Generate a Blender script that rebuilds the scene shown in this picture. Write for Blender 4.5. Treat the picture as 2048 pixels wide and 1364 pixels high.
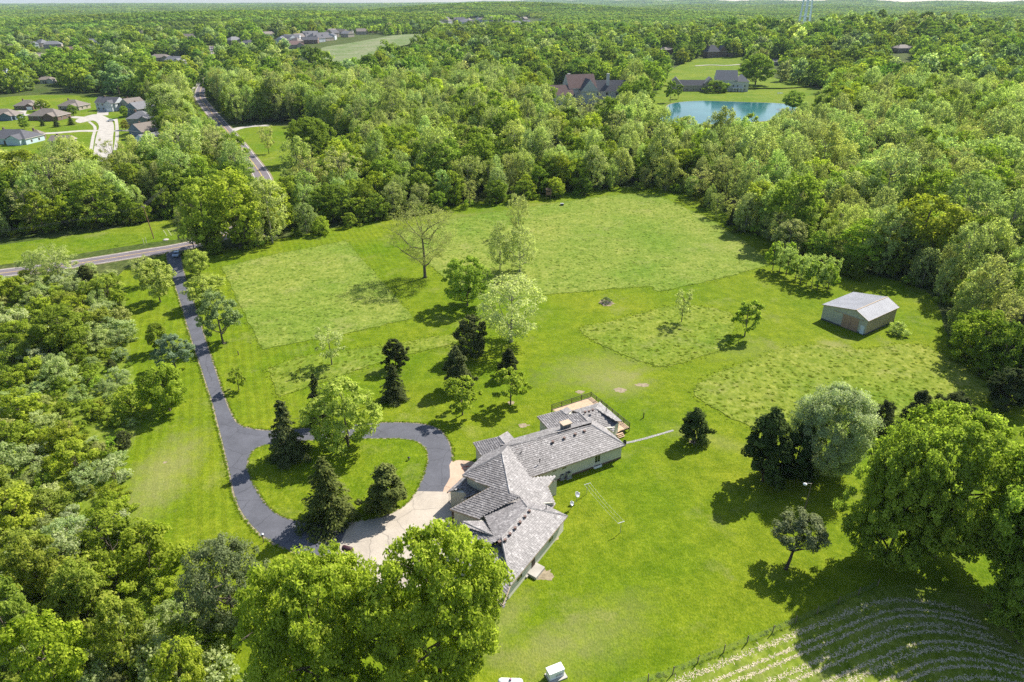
import bpy, math, random
import numpy as np
from mathutils import Vector

sc = bpy.context.scene
for o in list(bpy.data.objects):
    bpy.data.objects.remove(o)

# ------------------------------------------------------------------ camera, sky, sun, exposure
CAM_H = 70.0
PITCH = math.radians(26.55)
cam_d = bpy.data.cameras.new('camera')
cam_d.lens = 24.0
cam_d.sensor_width = 36.0
cam_d.clip_start = 0.5
cam_d.clip_end = 40000.0
cam = bpy.data.objects.new('camera', cam_d)
sc.collection.objects.link(cam)
cam.location = (0, 0, CAM_H)
cam.rotation_euler = (math.pi/2 - PITCH, 0, 0)
sc.camera = cam

SUN_AZ = math.radians(46.0)      # measured from +Y towards +X
SUN_EL = math.radians(45.0)
world = bpy.data.worlds.new('World')
sc.world = world
world.use_nodes = True
wn = world.node_tree
sky = wn.nodes.new('ShaderNodeTexSky')
sky.sky_type = 'NISHITA'
sky.sun_disc = False
sky.sun_elevation = SUN_EL
sky.sun_rotation = SUN_AZ
sky.altitude = 200
sky.air_density = 1.0
sky.dust_density = 1.2
bg = wn.nodes['Background']
bg.inputs['Strength'].default_value = 0.10
wn.links.new(sky.outputs[0], bg.inputs['Color'])

sun_d = bpy.data.lights.new('sun', 'SUN')
sun_d.energy = 5.0
sun_d.angle = math.radians(0.53)
sun_d.color = (1.0, 0.945, 0.86)
sun = bpy.data.objects.new('sun', sun_d)
sc.collection.objects.link(sun)
sdir = Vector((math.sin(SUN_AZ)*math.cos(SUN_EL), math.cos(SUN_AZ)*math.cos(SUN_EL), math.sin(SUN_EL)))
sun.rotation_euler = sdir.to_track_quat('Z', 'Y').to_euler()
sun.location = (150, 150, 300)

vs = sc.view_settings
vs.view_transform = 'Standard'
vs.look = 'None'
vs.exposure = 0.96
vs.gamma = 1.0
vs.use_curve_mapping = False
sc.render.engine = 'CYCLES'
cy = sc.cycles
cy.max_bounces = 5
cy.diffuse_bounces = 3
cy.glossy_bounces = 2
cy.transmission_bounces = 3
cy.volume_bounces = 0
cy.transparent_max_bounces = 6
cy.use_denoising = False
cy.sample_clamp_indirect = 3.0
cy.caustics_reflective = False
cy.caustics_refractive = False

# ------------------------------------------------------------------ helpers
F = 2048*24/36.0
CP, SP = math.cos(PITCH), math.sin(PITCH)
RNG = np.random.default_rng(7)
random.seed(7)


def smooth(a, b, x):
    t = np.clip((x-a)/(b-a), 0, 1)
    return t*t*(3-2*t)


def terrain(x, y):
    """height of the land: level near the farm, rolling further out"""
    x = np.asarray(x, float)
    y = np.asarray(y, float)
    d = np.hypot(x, y)
    n = (np.sin(x/410+1.3)*np.cos(y/530+.4) + .6*np.sin(x/190-y/260+2.1) + .5*np.cos(x/700+y/330))
    lf = .06+.94*smooth(-.55, .35, x/np.maximum(d, 1))
    h = 7*n*smooth(760, 1600, d)
    h = h + lf*(14*np.sin(x/1500+.8)*np.cos(y/1900) + 11*np.sin((x+y)/900+.5)+5)*smooth(1800, 5000, d)
    h = h + smooth(-.35, .45, x/np.maximum(d, 1))*17*smooth(3000, 7000, d)
    h = h + 30*np.exp(-((x+520)/620)**2-((y-1950)/430)**2) + 42*np.exp(-((x-20)/800)**2-((y-3250)/600)**2)
    h = h + lf*smooth(3200, 5200, d)*(11*np.sin(x/420+.3)*np.cos(y/640)+7*np.sin(x/170-y/310))
    h = h + (27*np.exp(-((x-560)/330)**2-((y-1215)/330)**2) + 16*np.exp(-((x+120)/420)**2-((y-1250)/220)**2))*smooth(760, 1000, d)
    return h


def G(x, y, z=None):
    """photo pixel -> point on the ground (or on a level plane z)"""
    u = (x-1024)/F
    v = -(y-682)/F
    d = np.array([u, CP+v*SP, -SP+v*CP])
    if z is not None:
        t = (z-CAM_H)/d[2]
        return Vector((u*t, d[1]*t, z))
    zz = 0.0
    for _ in range(14):
        t = (zz-CAM_H)/d[2]
        zz = .5*zz+.5*float(terrain(u*t, d[1]*t))
    if abs(zz) < 1e-6:
        zz = 0.0
    return Vector((u*t, d[1]*t, zz))


def G0(x, y):
    return G(x, y, 0.0)


def on_plane(px, P0, N):
    u = (px[0]-1024)/F
    v = -(px[1]-682)/F
    d = Vector((u, CP+v*SP, -SP+v*CP))
    o = Vector((0, 0, CAM_H))
    t = (P0-o).dot(N)/d.dot(N)
    return o+d*t


def PXv(x, y, z):
    q1 = y
    q2 = z-CAM_H
    zc = q1*CP-q2*SP
    yc = q1*SP+q2*CP
    zc = np.maximum(zc, 1e-3)
    return 1024+F*x/zc, 682-F*yc/zc


def height_at(base, top_y):
    v = -(top_y-682)/F
    return CAM_H + base.y*((-SP+v*CP)/(CP+v*SP)) - base.z


def in_poly(px, py, poly):
    px = np.asarray(px, float)
    py = np.asarray(py, float)
    c = np.zeros(px.shape, bool)
    n = len(poly)
    for i in range(n):
        x1, y1 = poly[i]
        x2, y2 = poly[(i+1) % n]
        cond = ((y1 > py) != (y2 > py))
        with np.errstate(divide='ignore', invalid='ignore'):
            xi = (x2-x1)*(py-y1)/(y2-y1+1e-12)+x1
        c ^= cond & (px < xi)
    return c


def catmull(pts, sub=6, closed=False):
    out = []
    n = len(pts)
    P = [Vector(p) for p in pts]
    rng = range(n if closed else n-1)
    for i in rng:
        p1, p2 = P[i], P[(i+1) % n]
        p0 = P[(i-1) % n] if (closed or i > 0) else p1+(p1-p2)
        p3 = P[(i+2) % n] if (closed or i+2 < n) else p2+(p2-p1)
        for k in range(sub):
            t = k/sub
            out.append(.5*((2*p1)+(p2-p0)*t+(2*p0-5*p1+4*p2-p3)*t*t+(3*p1-p0-3*p2+p3)*t**3))
    if not closed:
        out.append(P[-1])
    return out


def link(o):
    sc.collection.objects.link(o)
    return o


class MB:
    """collects polygons with material index and an optional value per face"""
    def __init__(self):
        self.v = []
        self.f = []
        self.m = []
        self.val = []

    def face(self, pts, mi=0, val=0.5):
        i = len(self.v)
        self.v += [tuple(p) for p in pts]
        self.f.append(tuple(range(i, i+len(pts))))
        self.m.append(mi)
        self.val.append(val)

    def box(self, c, s, rz=0.0, mi=0, val=.5, axes=None):
        c = Vector(c)
        if axes is None:
            ax = Vector((math.cos(rz), math.sin(rz), 0))
            ay = Vector((-math.sin(rz), math.cos(rz), 0))
            az = Vector((0, 0, 1))
        else:
            ax, ay, az = axes
        ax = ax*s[0]/2
        ay = ay*s[1]/2
        az = az*s[2]/2
        q = [c+sx*ax+sy*ay+sz*az for sz in (-1, 1) for sx, sy in ((-1, -1), (1, -1), (1, 1), (-1, 1))]
        i = len(self.v)
        self.v += [tuple(p) for p in q]
        for f in ((3, 2, 1, 0), (4, 5, 6, 7), (0, 1, 5, 4), (1, 2, 6, 5), (2, 3, 7, 6), (3, 0, 4, 7)):
            self.f.append(tuple(i+k for k in f))
            self.m.append(mi)
            self.val.append(val)

    def tube(self, pts, rad, n=6, mi=0, val=.5, cap=True):
        pts = [Vector(p) for p in pts]
        if not hasattr(rad, '__len__'):
            rad = [rad]*len(pts)
        rings = []
        for i, p in enumerate(pts):
            d = (pts[min(i+1, len(pts)-1)]-pts[max(i-1, 0)]).normalized()
            a = d.orthogonal().normalized() if i == 0 else (pa-d*pa.dot(d)).normalized()
            pa = a
            b = d.cross(a)
            rings.append(len(self.v))
            for k in range(n):
                t = 2*math.pi*k/n
                self.v.append(tuple(p+(a*math.cos(t)+b*math.sin(t))*rad[i]))
        for i in range(len(pts)-1):
            for k in range(n):
                k2 = (k+1) % n
                self.f.append((rings[i]+k, rings[i]+k2, rings[i+1]+k2, rings[i+1]+k))
                self.m.append(mi)
                self.val.append(val)
        if cap:
            self.f.append(tuple(rings[-1]+k for k in range(n)))
            self.m.append(mi)
            self.val.append(val)
            self.f.append(tuple(rings[0]+k for k in reversed(range(n))))
            self.m.append(mi)
            self.val.append(val)

    def lathe(self, c, prof, n=14, mi=0, axis=None, val=.5):
        c = Vector(c)
        az = Vector((0, 0, 1)) if axis is None else Vector(axis).normalized()
        ax = az.orthogonal().normalized()
        ay = az.cross(ax)
        st = len(self.v)
        for r, z in prof:
            for k in range(n):
                t = 2*math.pi*k/n
                self.v.append(tuple(c+az*z+(ax*math.cos(t)+ay*math.sin(t))*r))
        for i in range(len(prof)-1):
            for k in range(n):
                k2 = (k+1) % n
                self.f.append((st+i*n+k, st+i*n+k2, st+(i+1)*n+k2, st+(i+1)*n+k))
                self.m.append(mi)
                self.val.append(val)

    def mesh(self, name, mats, smoothed=False):
        me = bpy.data.meshes.new(name)
        me.from_pydata(self.v, [], self.f)
        if not isinstance(mats, (list, tuple)):
            mats = [mats]
        for m in mats:
            me.materials.append(m)
        me.polygons.foreach_set('material_index', self.m)
        at = me.attributes.new('val', 'FLOAT', 'FACE')
        at.data.foreach_set('value', self.val)
        if smoothed:
            me.polygons.foreach_set('use_smooth', [True]*len(self.f))
        me.update()
        return me

    def build(self, name, mats, parent=None, smoothed=False, loc=None):
        o = link(bpy.data.objects.new(name, self.mesh(name, mats, smoothed)))
        if loc is not None:
            o.location = loc
        if parent is not None:
            o.parent = parent
        return o


def tag(o, label=None, cat=None, group=None, kind=None):
    if label:
        o['label'] = label
    if cat:
        o['category'] = cat
    if group:
        o['group'] = group
    if kind:
        o['kind'] = kind
    return o


def empty(name, loc=(0, 0, 0), rz=0.0):
    o = link(bpy.data.objects.new(name, None))
    o.location = loc
    o.rotation_euler = (0, 0, rz)
    o.empty_display_size = .5
    return o


def copy_tree(o, parent=None):
    c = link(o.copy())
    c.parent = parent
    for ch in o.children:
        copy_tree(ch, c)
    return c


# ------------------------------------------------------------------ materials
class NT:
    def __init__(self, name):
        self.mat = bpy.data.materials.new(name)
        self.mat.use_nodes = True
        self.t = self.mat.node_tree
        self.bsdf = self.t.nodes['Principled BSDF']
        self.out = self.t.nodes['Material Output']

    def n(self, typ, **kw):
        x = self.t.nodes.new(typ)
        for k, v in kw.items():
            setattr(x, k, v)
        return x

    def l(self, a, b):
        self.t.links.new(a, b)

    def pos(self):
        return self.n('ShaderNodeNewGeometry').outputs['Position']

    def noise(self, scale, detail=3, rough=.55, vec=None, dist=0.0):
        x = self.n('ShaderNodeTexNoise')
        x.inputs['Scale'].default_value = scale
        x.inputs['Detail'].default_value = detail
        x.inputs['Roughness'].default_value = rough
        x.inputs['Distortion'].default_value = dist
        if vec is not None:
            self.l(vec, x.inputs['Vector'])
        return x.outputs['Fac']

    def ramp(self, fac, stops):
        r = self.n('ShaderNodeValToRGB')
        e = r.color_ramp.elements
        while len(e) < len(stops):
            e.new(.5)
        for el, (p, c) in zip(e, stops):
            el.position = p
            el.color = (c[0], c[1], c[2], 1) if hasattr(c, '__len__') else (c, c, c, 1)
        self.l(fac, r.inputs[0])
        return r.outputs['Color']

    def mix(self, fac, a, b, typ='MIX'):
        m = self.n('ShaderNodeMix', data_type='RGBA', blend_type=typ)
        for sock, val in ((m.inputs[0], fac), (m.inputs[6], a), (m.inputs[7], b)):
            if hasattr(val, 'is_output') or hasattr(val, 'links'):
                self.l(val, sock)
            elif hasattr(val, '__len__'):
                sock.default_value = (*val[:3], 1)
            else:
                sock.default_value = val
        return m.outputs[2]

    def math(self, op, a, b=None, c=None):
        m = self.n('ShaderNodeMath', operation=op)
        for s, val in zip(m.inputs, (a, b, c)):
            if val is None:
                continue
            if hasattr(val, 'links'):
                self.l(val, s)
            else:
                s.default_value = val
        return m.outputs[0]

    def mapping(self, vec, rot=(0, 0, 0), scale=(1, 1, 1)):
        m = self.n('ShaderNodeMapping')
        m.inputs['Rotation'].default_value = rot
        m.inputs['Scale'].default_value = scale
        self.l(vec, m.inputs['Vector'])
        return m.outputs[0]

    def attr(self, name, typ='GEOMETRY'):
        a = self.n('ShaderNodeAttribute', attribute_name=name)
        a.attribute_type = typ
        return a

    def bump(self, h, strength=.3, dist=.05):
        b = self.n('ShaderNodeBump')
        b.inputs['Strength'].default_value = strength
        b.inputs['Distance'].default_value = dist
        self.l(h, b.inputs['Height'])
        self.l(b.outputs[0], self.bsdf.inputs['Normal'])

    def done(self, col=None, rough=.8, metal=0.0, spec=.3):
        if col is not None:
            if hasattr(col, 'links'):
                self.l(col, self.bsdf.inputs['Base Color'])
            else:
                self.bsdf.inputs['Base Color'].default_value = (*col, 1)
        if hasattr(rough, 'links'):
            self.l(rough, self.bsdf.inputs['Roughness'])
        else:
            self.bsdf.inputs['Roughness'].default_value = rough
        self.bsdf.inputs['Metallic'].default_value = metal
        self.bsdf.inputs['Specular IOR Level'].default_value = spec
        return self.mat


def flat_mat(name, col, rough=.7, metal=0.0, var=.25, scale=3.0, spec=.3):
    t = NT(name)
    tc = t.n('ShaderNodeTexCoord').outputs['Object']
    f = t.noise(scale, 4, .6, tc)
    lo = tuple(c*(1-var) for c in col)
    hi = tuple(min(1, c*(1+var)) for c in col)
    return t.done(t.ramp(f, [(.3, lo), (.7, hi)]), rough, metal, spec)


def leaf_mat(name, dark, light, trans=.35, source='OBJECT', tr_gain=1.3, gloss=.0):
    """leaf: diffuse + translucent, tinted by the plant it belongs to and by a value on each leaf"""
    t = NT(name)
    v = t.attr('lv').outputs['Fac']
    col = t.ramp(v, [(0.0, dark), (1.0, light)])
    if source == 'OBJECT':
        tint = t.n('ShaderNodeObjectInfo').outputs['Color']
    else:
        tint = t.attr('tint', 'INSTANCER').outputs['Color']
    col = t.mix(1.0, col, tint, 'MULTIPLY')
    d = t.n('ShaderNodeBsdfDiffuse')
    t.l(col, d.inputs['Color'])
    tr = t.n('ShaderNodeBsdfTranslucent')
    tc = t.mix(1.0, col, (1.0*tr_gain, 1.10*tr_gain, .60*tr_gain), 'MULTIPLY')
    t.l(tc, tr.inputs['Color'])
    m1 = t.n('ShaderNodeMixShader')
    m1.inputs[0].default_value = trans
    t.l(d.outputs[0], m1.inputs[1])
    t.l(tr.outputs[0], m1.inputs[2])
    t.l(m1.outputs[0], t.out.inputs['Surface'])
    return t.mat


def bark_mat(name, a, b):
    t = NT(name)
    tc = t.n('ShaderNodeTexCoord').outputs['Object']
    f = t.noise(2.2, 4, .65, t.mapping(tc, scale=(2, 2, .5)))
    t.bump(f, .5, .04)
    return t.done(t.ramp(f, [(.3, a), (.7, b)]), .9, 0, .1)


LEAF_D, LEAF_L = (.120, .176, .020), (.440, .505, .092)
M_leaf = leaf_mat('leaf_green', LEAF_D, LEAF_L, .48)
M_leaf_pale = leaf_mat('leaf_pale', (.26, .30, .115), (.585, .61, .295), .5)
M_leaf_far = leaf_mat('leaf_far', LEAF_D, LEAF_L, .45, 'INST')
M_leaf_far_pale = leaf_mat('leaf_far_pale', (.26, .30, .115), (.575, .60, .29), .5, 'INST')
M_needle = leaf_mat('needle_dark', (.032, .048, .018), (.115, .145, .052), .3)
M_pine = leaf_mat('needle_pine', (.11, .15, .065), (.29, .34, .17), .34)
M_silver = leaf_mat('leaf_silver', (.22, .27, .135), (.50, .55, .34), .45)
M_bark = bark_mat('bark_grey_brown', (.065, .052, .040), (.17, .145, .115))
M_bark_pale = bark_mat('bark_pale', (.16, .145, .115), (.36, .335, .28))
M_bark_dark = bark_mat('bark_dark', (.035, .026, .020), (.09, .07, .052))


def grass_mat(name, dark, mid, light, stripe=None, straw=.0, fine=2.6, dir_rot=0.0, strawcol=(.25, .225, .10), big=.035, wear=()):
    t = NT(name)
    p = t.pos()
    n1 = t.noise(big, 4, .6, p)
    n2 = t.noise(.35, 4, .6, p)
    pm = t.mapping(p, (0, 0, dir_rot), (1, .6, 1))
    n3 = t.noise(fine, 4, .72, pm)
    c = t.ramp(n3, [(.28, dark), (.5, mid), (.75, light)])
    c2 = t.ramp(n2, [(.3, (.72, .78, .62)), (.7, (1.24, 1.16, 1.35))])
    c = t.mix(1.0, c, c2, 'MULTIPLY')
    n5 = t.noise(1.15, 3, .6, p)
    c = t.mix(1.0, c, t.ramp(n5, [(.32, (.80, .86, .75)), (.68, (1.17, 1.12, 1.2))]), 'MULTIPLY')
    c3 = t.ramp(n1, [(.32, (.74, .88, .65)), (.68, (1.28, 1.10, 1.5))])
    c = t.mix(1.0, c, c3, 'MULTIPLY')
    if stripe:
        for ang, wl, amt in stripe:
            w = t.n('ShaderNodeTexWave', wave_type='BANDS', bands_direction='X', wave_profile='SIN')
            w.inputs['Scale'].default_value = 6.2832/(wl*20)
            w.inputs['Distortion'].default_value = .35
            w.inputs['Detail'].default_value = 2
            w.inputs['Detail Scale'].default_value = .3
            t.l(t.mapping(p, (0, 0, ang)), w.inputs['Vector'])
            s = t.ramp(w.outputs['Fac'], [(.35, (1-amt,)*3), (.65, (1+amt,)*3)])
            sx = t.n('ShaderNodeSeparateXYZ')
            t.l(p, sx.inputs[0])
            mk = t.n('ShaderNodeMapRange', interpolation_type='SMOOTHSTEP')
            mk.inputs['From Min'].default_value = -28
            mk.inputs['From Max'].default_value = -46
            mk.inputs['To Min'].default_value = .3
            mk.inputs['To Max'].default_value = 1.0
            t.l(sx.outputs[0], mk.inputs['Value'])
            c = t.mix(mk.outputs[0], c, t.mix(1.0, c, s, 'MULTIPLY'))
    if straw:
        n4 = t.noise(.09, 5, .7, p)
        f = t.ramp(n4, [(.60-straw*.3, 0.0), (.80-straw*.25, 1.0)])
        f2 = t.math('MULTIPLY', f, t.ramp(n3, [(.3, .05), (.7, .75)]))
        c = t.mix(f2, c, strawcol)
    for (wx, wy, rx, ry, rot, amt) in wear:
        mp = t.n('ShaderNodeMapping', vector_type='TEXTURE')
        mp.inputs['Location'].default_value = (wx, wy, 0)
        mp.inputs['Rotation'].default_value = (0, 0, rot)
        mp.inputs['Scale'].default_value = (rx, ry, 1)
        t.l(p, mp.inputs['Vector'])
        ln = t.n('ShaderNodeVectorMath', operation='LENGTH')
        t.l(mp.outputs[0], ln.inputs[0])
        dd = t.math('ADD', ln.outputs['Value'], t.math('MULTIPLY', t.math('SUBTRACT', n2, .5), 1.5))
        f = t.ramp(dd, [(.25, 1.0), (1.0, 0.0)])
        f = t.math('MULTIPLY', f, t.ramp(n3, [(.30, amt*.45), (.70, amt)]))
        c = t.mix(f, c, strawcol)
    t.bump(n3, .9, .12)
    return t.done(c, .95, 0, .05)


M_ground = grass_mat('undergrowth', (.030, .045, .012), (.060, .085, .018), (.11, .14, .035), straw=.25, fine=.8, strawcol=(.13, .11, .06))
M_lawn = grass_mat('lawn_grass', (.063, .107, .003), (.114, .170, .006), (.184, .233, .016),
                   fine=4.2, stripe=[(math.radians(-22), 1.7, .065)], straw=.12, strawcol=(.255, .235, .10),
                   wear=[(*G0(325, 950)[:2], 6.5, 16, .05, .62), (*G0(1240, 765)[:2], 9, 7, .5, .5), (*G0(1190, 740)[:2], 16, 9, .4, .38), (*G0(1085, 1300)[:2], 9, 4, .4, .35),
                         (*G0(1180, 1270)[:2], 6, 13, -1.0, .3), (*G0(1500, 700)[:2], 14, 5, .3, .2), (*G0(960, 430)[:2], 30, 5, .25, .35), (*G0(1130, 408)[:2], 26, 4, .15, .5), (*G0(380, 1240)[:2], 5, 8, .2, .4), (*G0(1668, 690)[:2], 4.5, 3, -.6, .6), (*G0(1600, 715)[:2], 13, 2.2, .35, .35), (*G0(1010, 1240)[:2], 3, 7, -.6, .45), (*G0(1420, 880)[:2], 12, 3, -.5, .3)])
M_lawn_far = grass_mat('other_lawn_grass', (.060, .105, .004), (.110, .168, .008), (.178, .230, .022), straw=.14, fine=2.0)
M_lawn_dry = grass_mat('dry_lawn', (.105, .125, .030), (.155, .18, .045), (.23, .245, .085), stripe=[(math.radians(-8), 1.9, .07)], straw=.5)
M_meadow = grass_mat('meadow_grass', (.092, .142, .014), (.148, .203, .026), (.220, .266, .056), straw=.16, fine=1.5,
                     dir_rot=math.radians(30))
M_meadow_dry = grass_mat('rough_meadow', (.085, .132, .010), (.142, .192, .018), (.212, .255, .046), straw=.24, fine=1.2,
                         dir_rot=math.radians(-30))
M_pasture = grass_mat('pasture', (.11, .145, .055), (.15, .185, .075), (.20, .235, .11), fine=.3)


def asphalt(name, base, var=.2, patch=True):
    t = NT(name)
    p = t.pos()
    a = t.noise(.25, 5, .65, p)
    b = t.noise(9, 3, .7, p)
    lo = tuple(c*(1-var) for c in base)
    hi = tuple(c*(1+var) for c in base)
    c = t.ramp(a, [(.3, lo), (.7, hi)])
    c = t.mix(1.0, c, t.ramp(b, [(.3, (.8,)*3), (.7, (1.2,)*3)]), 'MULTIPLY')
    # fine dark cracks
    vo = t.n('ShaderNodeTexVoronoi', feature='DISTANCE_TO_EDGE')
    vo.inputs['Scale'].default_value = .16
    wob = t.n('ShaderNodeTexNoise')
    wob.inputs['Scale'].default_value = .5
    t.l(p, wob.inputs['Vector'])
    va = t.n('ShaderNodeVectorMath', operation='ADD')
    t.l(p, va.inputs[0])
    t.l(wob.outputs['Color'], va.inputs[1])
    t.l(va.outputs[0], vo.inputs['Vector'])
    cr = t.ramp(vo.outputs['Distance'], [(.0, .58), (.011, 1.0)])
    if patch:
        c = t.mix(1.0, c, cr, 'MULTIPLY')
    return t.done(c, .8, 0, .25)


M_drive = asphalt('driveway_asphalt', (.090, .092, .106))
M_road = asphalt('road_asphalt', (.142, .122, .132), .15, False)
M_conc = asphalt('apron_concrete', (.37, .325, .265), .16)
M_conc2 = flat_mat('pale_concrete', (.36, .335, .295), .85, 0, .2, .4)
M_patio = asphalt('tan_patio', (.43, .31, .225), .15)
M_dirt = flat_mat('dry_edge_soil', (.235, .20, .135), .95, 0, .3, 1.2, .05)
M_soil = flat_mat('bare_soil', (.25, .205, .135), .95, 0, .35, 2.0, .05)
M_mark_w = flat_mat('road_paint_white', (.62, .61, .58), .8, 0, .2, 1.0)
M_mark_y = flat_mat('road_paint_yellow', (.55, .38, .09), .8, 0, .2, 1.0)
M_gravel = flat_mat('pale_gravel', (.40, .385, .36), .9, 0, .35, 6.0)


def shingle_mat(name, a, b, c):
    t = NT(name)
    v = t.attr('val').outputs['Fac']
    col = t.ramp(v, [(0, a), (.55, b), (1, c)])
    p = t.pos()
    n = t.noise(.5, 4, .6, p)
    col = t.mix(1.0, col, t.ramp(n, [(.3, (.72,)*3), (.7, (1.15,)*3)]), 'MULTIPLY')
    n2 = t.noise(6, 3, .7, p)
    col = t.mix(t.ramp(n2, [(.52, 0.0), (.70, .6)]), col, (.46, .44, .43))
    return t.done(col, .62, 0, .5)


M_shingle = shingle_mat('weathered_roof_tile', (.085, .077, .075), (.195, .18, .175), (.40, .38, .365))
M_roofbase = flat_mat('roof_deck_grey', (.13, .13, .135), .85)
M_cream = flat_mat('cream_siding', (.56, .53, .43), .8, 0, .07, 1.0)
M_trim = flat_mat('pale_trim', (.60, .56, .50), .7, 0, .08)
M_fascia = flat_mat('tan_fascia', (.40, .31, .22), .7, 0, .12)
M_brick = flat_mat('brown_brick_base', (.16, .10, .075), .9, 0, .3, 4)
M_chim = flat_mat('stone_chimney', (.17, .165, .16), .9, 0, .45, 2.5)
M_cap = flat_mat('chimney_cap', (.42, .33, .24), .8, 0, .12)
M_vent = flat_mat('rust_red_vent', (.19, .125, .105), .7, 0, .3, 5)
M_black = flat_mat('dark_metal', (.022, .022, .025), .5, .2, .2)
M_grey_metal = flat_mat('galvanised_metal', (.42, .43, .45), .45, .6, .12)
M_white_paint = flat_mat('white_paint', (.78, .78, .77), .45, 0, .04)
M_post = flat_mat('weathered_post', (.17, .135, .10), .9, 0, .3, 4)
M_wood = flat_mat('tan_deck_board', (.47, .335, .22), .8, 0, .16, 1.3)
M_wood_dark = flat_mat('dark_timber', (.09, .062, .045), .85, 0, .25)
M_tan_steel = flat_mat('tan_steel_sheet', (.44, .36, .265), .6, .0, .09, .5)
M_sage_steel = flat_mat('sage_steel_sheet', (.42, .42, .35), .6, .0, .08, .5)
M_steel_roof = flat_mat('pale_steel_roof', (.31, .315, .335), .6, .1, .14, .35)
M_rust = flat_mat('rusty_ridge', (.38, .29, .19), .8, 0, .25, 2)
M_door_brown = flat_mat('brown_barn_door', (.36, .235, .16), .75, 0, .12, 1)
M_white_door = flat_mat('pale_blue_white_door', (.60, .66, .70), .5, 0, .05)
M_slate = flat_mat('charcoal_shingle', (.085, .085, .095), .85, 0, .25, 1.5)
M_brownroof = flat_mat('brown_grey_shingle', (.17, .145, .125), .85, 0, .25, 1.5)
M_greyroof = flat_mat('grey_shingle', (.16, .16, .17), .85, 0, .25, 1.5)
M_redroof = flat_mat('red_brown_shingle', (.15, .095, .085), .85, 0, .25, 1.5)
M_stucco = flat_mat('pale_stucco', (.50, .49, .45), .85, 0, .08, 1)
M_sidingblue = flat_mat('slate_blue_siding', (.12, .16, .21), .8, 0, .1, 1)
M_sidinggrey = flat_mat('pale_grey_siding', (.46, .48, .50), .8, 0, .08, 1)
M_sidingsage = flat_mat('sage_siding', (.22, .25, .21), .8, 0, .08, 1)
M_sidingbrown = flat_mat('brown_brick_wall', (.17, .115, .09), .9, 0, .25, 2)
M_sidingtan = flat_mat('tan_siding', (.36, .31, .25), .85, 0, .1, 1)
M_sidingaqua = flat_mat('pale_aqua_siding', (.42, .52, .55), .8, 0, .08, 1)
M_straw = flat_mat('dry_straw', (.50, .43, .29), .95, 0, .25, 3)


def glass_mat():
    t = NT('dark_window_glass')
    return t.done((.015, .02, .026), .08, 0, .8)


M_glass = glass_mat()


def water_mat():
    t = NT('turquoise_pond_water')
    p = t.pos()
    n = t.noise(.9, 4, .6, t.mapping(p, scale=(1, .5, 1)))
    t.bump(n, .05, .08)
    b = t.noise(.03, 3, .5, p)
    t.bsdf.inputs['IOR'].default_value = 1.16
    return t.done(t.ramp(b, [(.35, (.012, .080, .090)), (.65, (.026, .120, .128))]), .10, 0, .22)


M_water = water_mat()


# ------------------------------------------------------------------ ground and sheets
def build_ground():
    rings = [0, 15, 40, 80, 130, 190, 260, 340, 430, 520, 620, 700, 760]
    r = 800.0
    while r < 16000:
        rings.append(r)
        r *= 1.055
    rings.append(19000)
    seg = 220
    verts = [(0, 0, 0)]
    for r in rings[1:]:
        for k in range(seg):
            a = 2*math.pi*k/seg
            x, y = r*math.sin(a), r*math.cos(a)
            verts.append((x, y, float(terrain(x, y)) if r > 400 else 0.0))
    faces = []
    for k in range(seg):
        faces.append((0, 1+(k+1) % seg, 1+k))
    for i in range(len(rings)-2):
        b0 = 1+i*seg
        b1 = b0+seg
        for k in range(seg):
            k2 = (k+1) % seg
            faces.append((b0+k, b0+k2, b1+k2, b1+k))
    me = bpy.data.meshes.new('ground')
    me.from_pydata(verts, [], faces)
    me.materials.append(M_ground)
    o = link(bpy.data.objects.new('ground', me))
    tag(o, kind='structure')
    # flip so that it faces up
    me.flip_normals() if me.polygons[0].normal.z < 0 else None


build_ground()


def tess(poly2):
    from mathutils.geometry import tessellate_polygon
    return tessellate_polygon([[Vector((p.x, p.y, 0)) for p in poly2]])


def sheet(name, pts, z, mat, kind='structure', skirt=0.0, follow=False):
    """level sheet over a closed outline of world points; skirt gives it a real edge"""
    pts = [Vector(p) for p in pts]
    tris = tess(pts)
    mb_v = []
    for p in pts:
        h = float(terrain(p.x, p.y)) if follow else 0.0
        mb_v.append((p.x, p.y, z+h))
    faces = []
    for t in tris:
        a, b, c = (Vector(mb_v[i]) for i in t)
        n = (b-a).cross(c-a)
        faces.append(tuple(t) if n.z > 0 else (t[0], t[2], t[1]))
    n0 = len(mb_v)
    if skirt:
        for p in list(mb_v):
            mb_v.append((p[0], p[1], p[2]-skirt))
        for i in range(n0):
            j = (i+1) % n0
            faces.append((i, j, n0+j, n0+i))
    me = bpy.data.meshes.new(name)
    me.from_pydata(mb_v, [], faces)
    me.materials.append(mat)
    o = link(bpy.data.objects.new(name, me))
    if kind:
        tag(o, kind=kind)
    return o


def pxpoly(pts, sub=5, closed=True):
    P = [G(x, y) for x, y in pts]
    return catmull(P, sub, closed) if sub > 1 else P


def jag(pts, amp, seed=0):
    r = random.Random(seed)
    return [Vector((p.x+r.uniform(-amp, amp), p.y+r.uniform(-amp, amp), p.z)) for p in pts]


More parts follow.
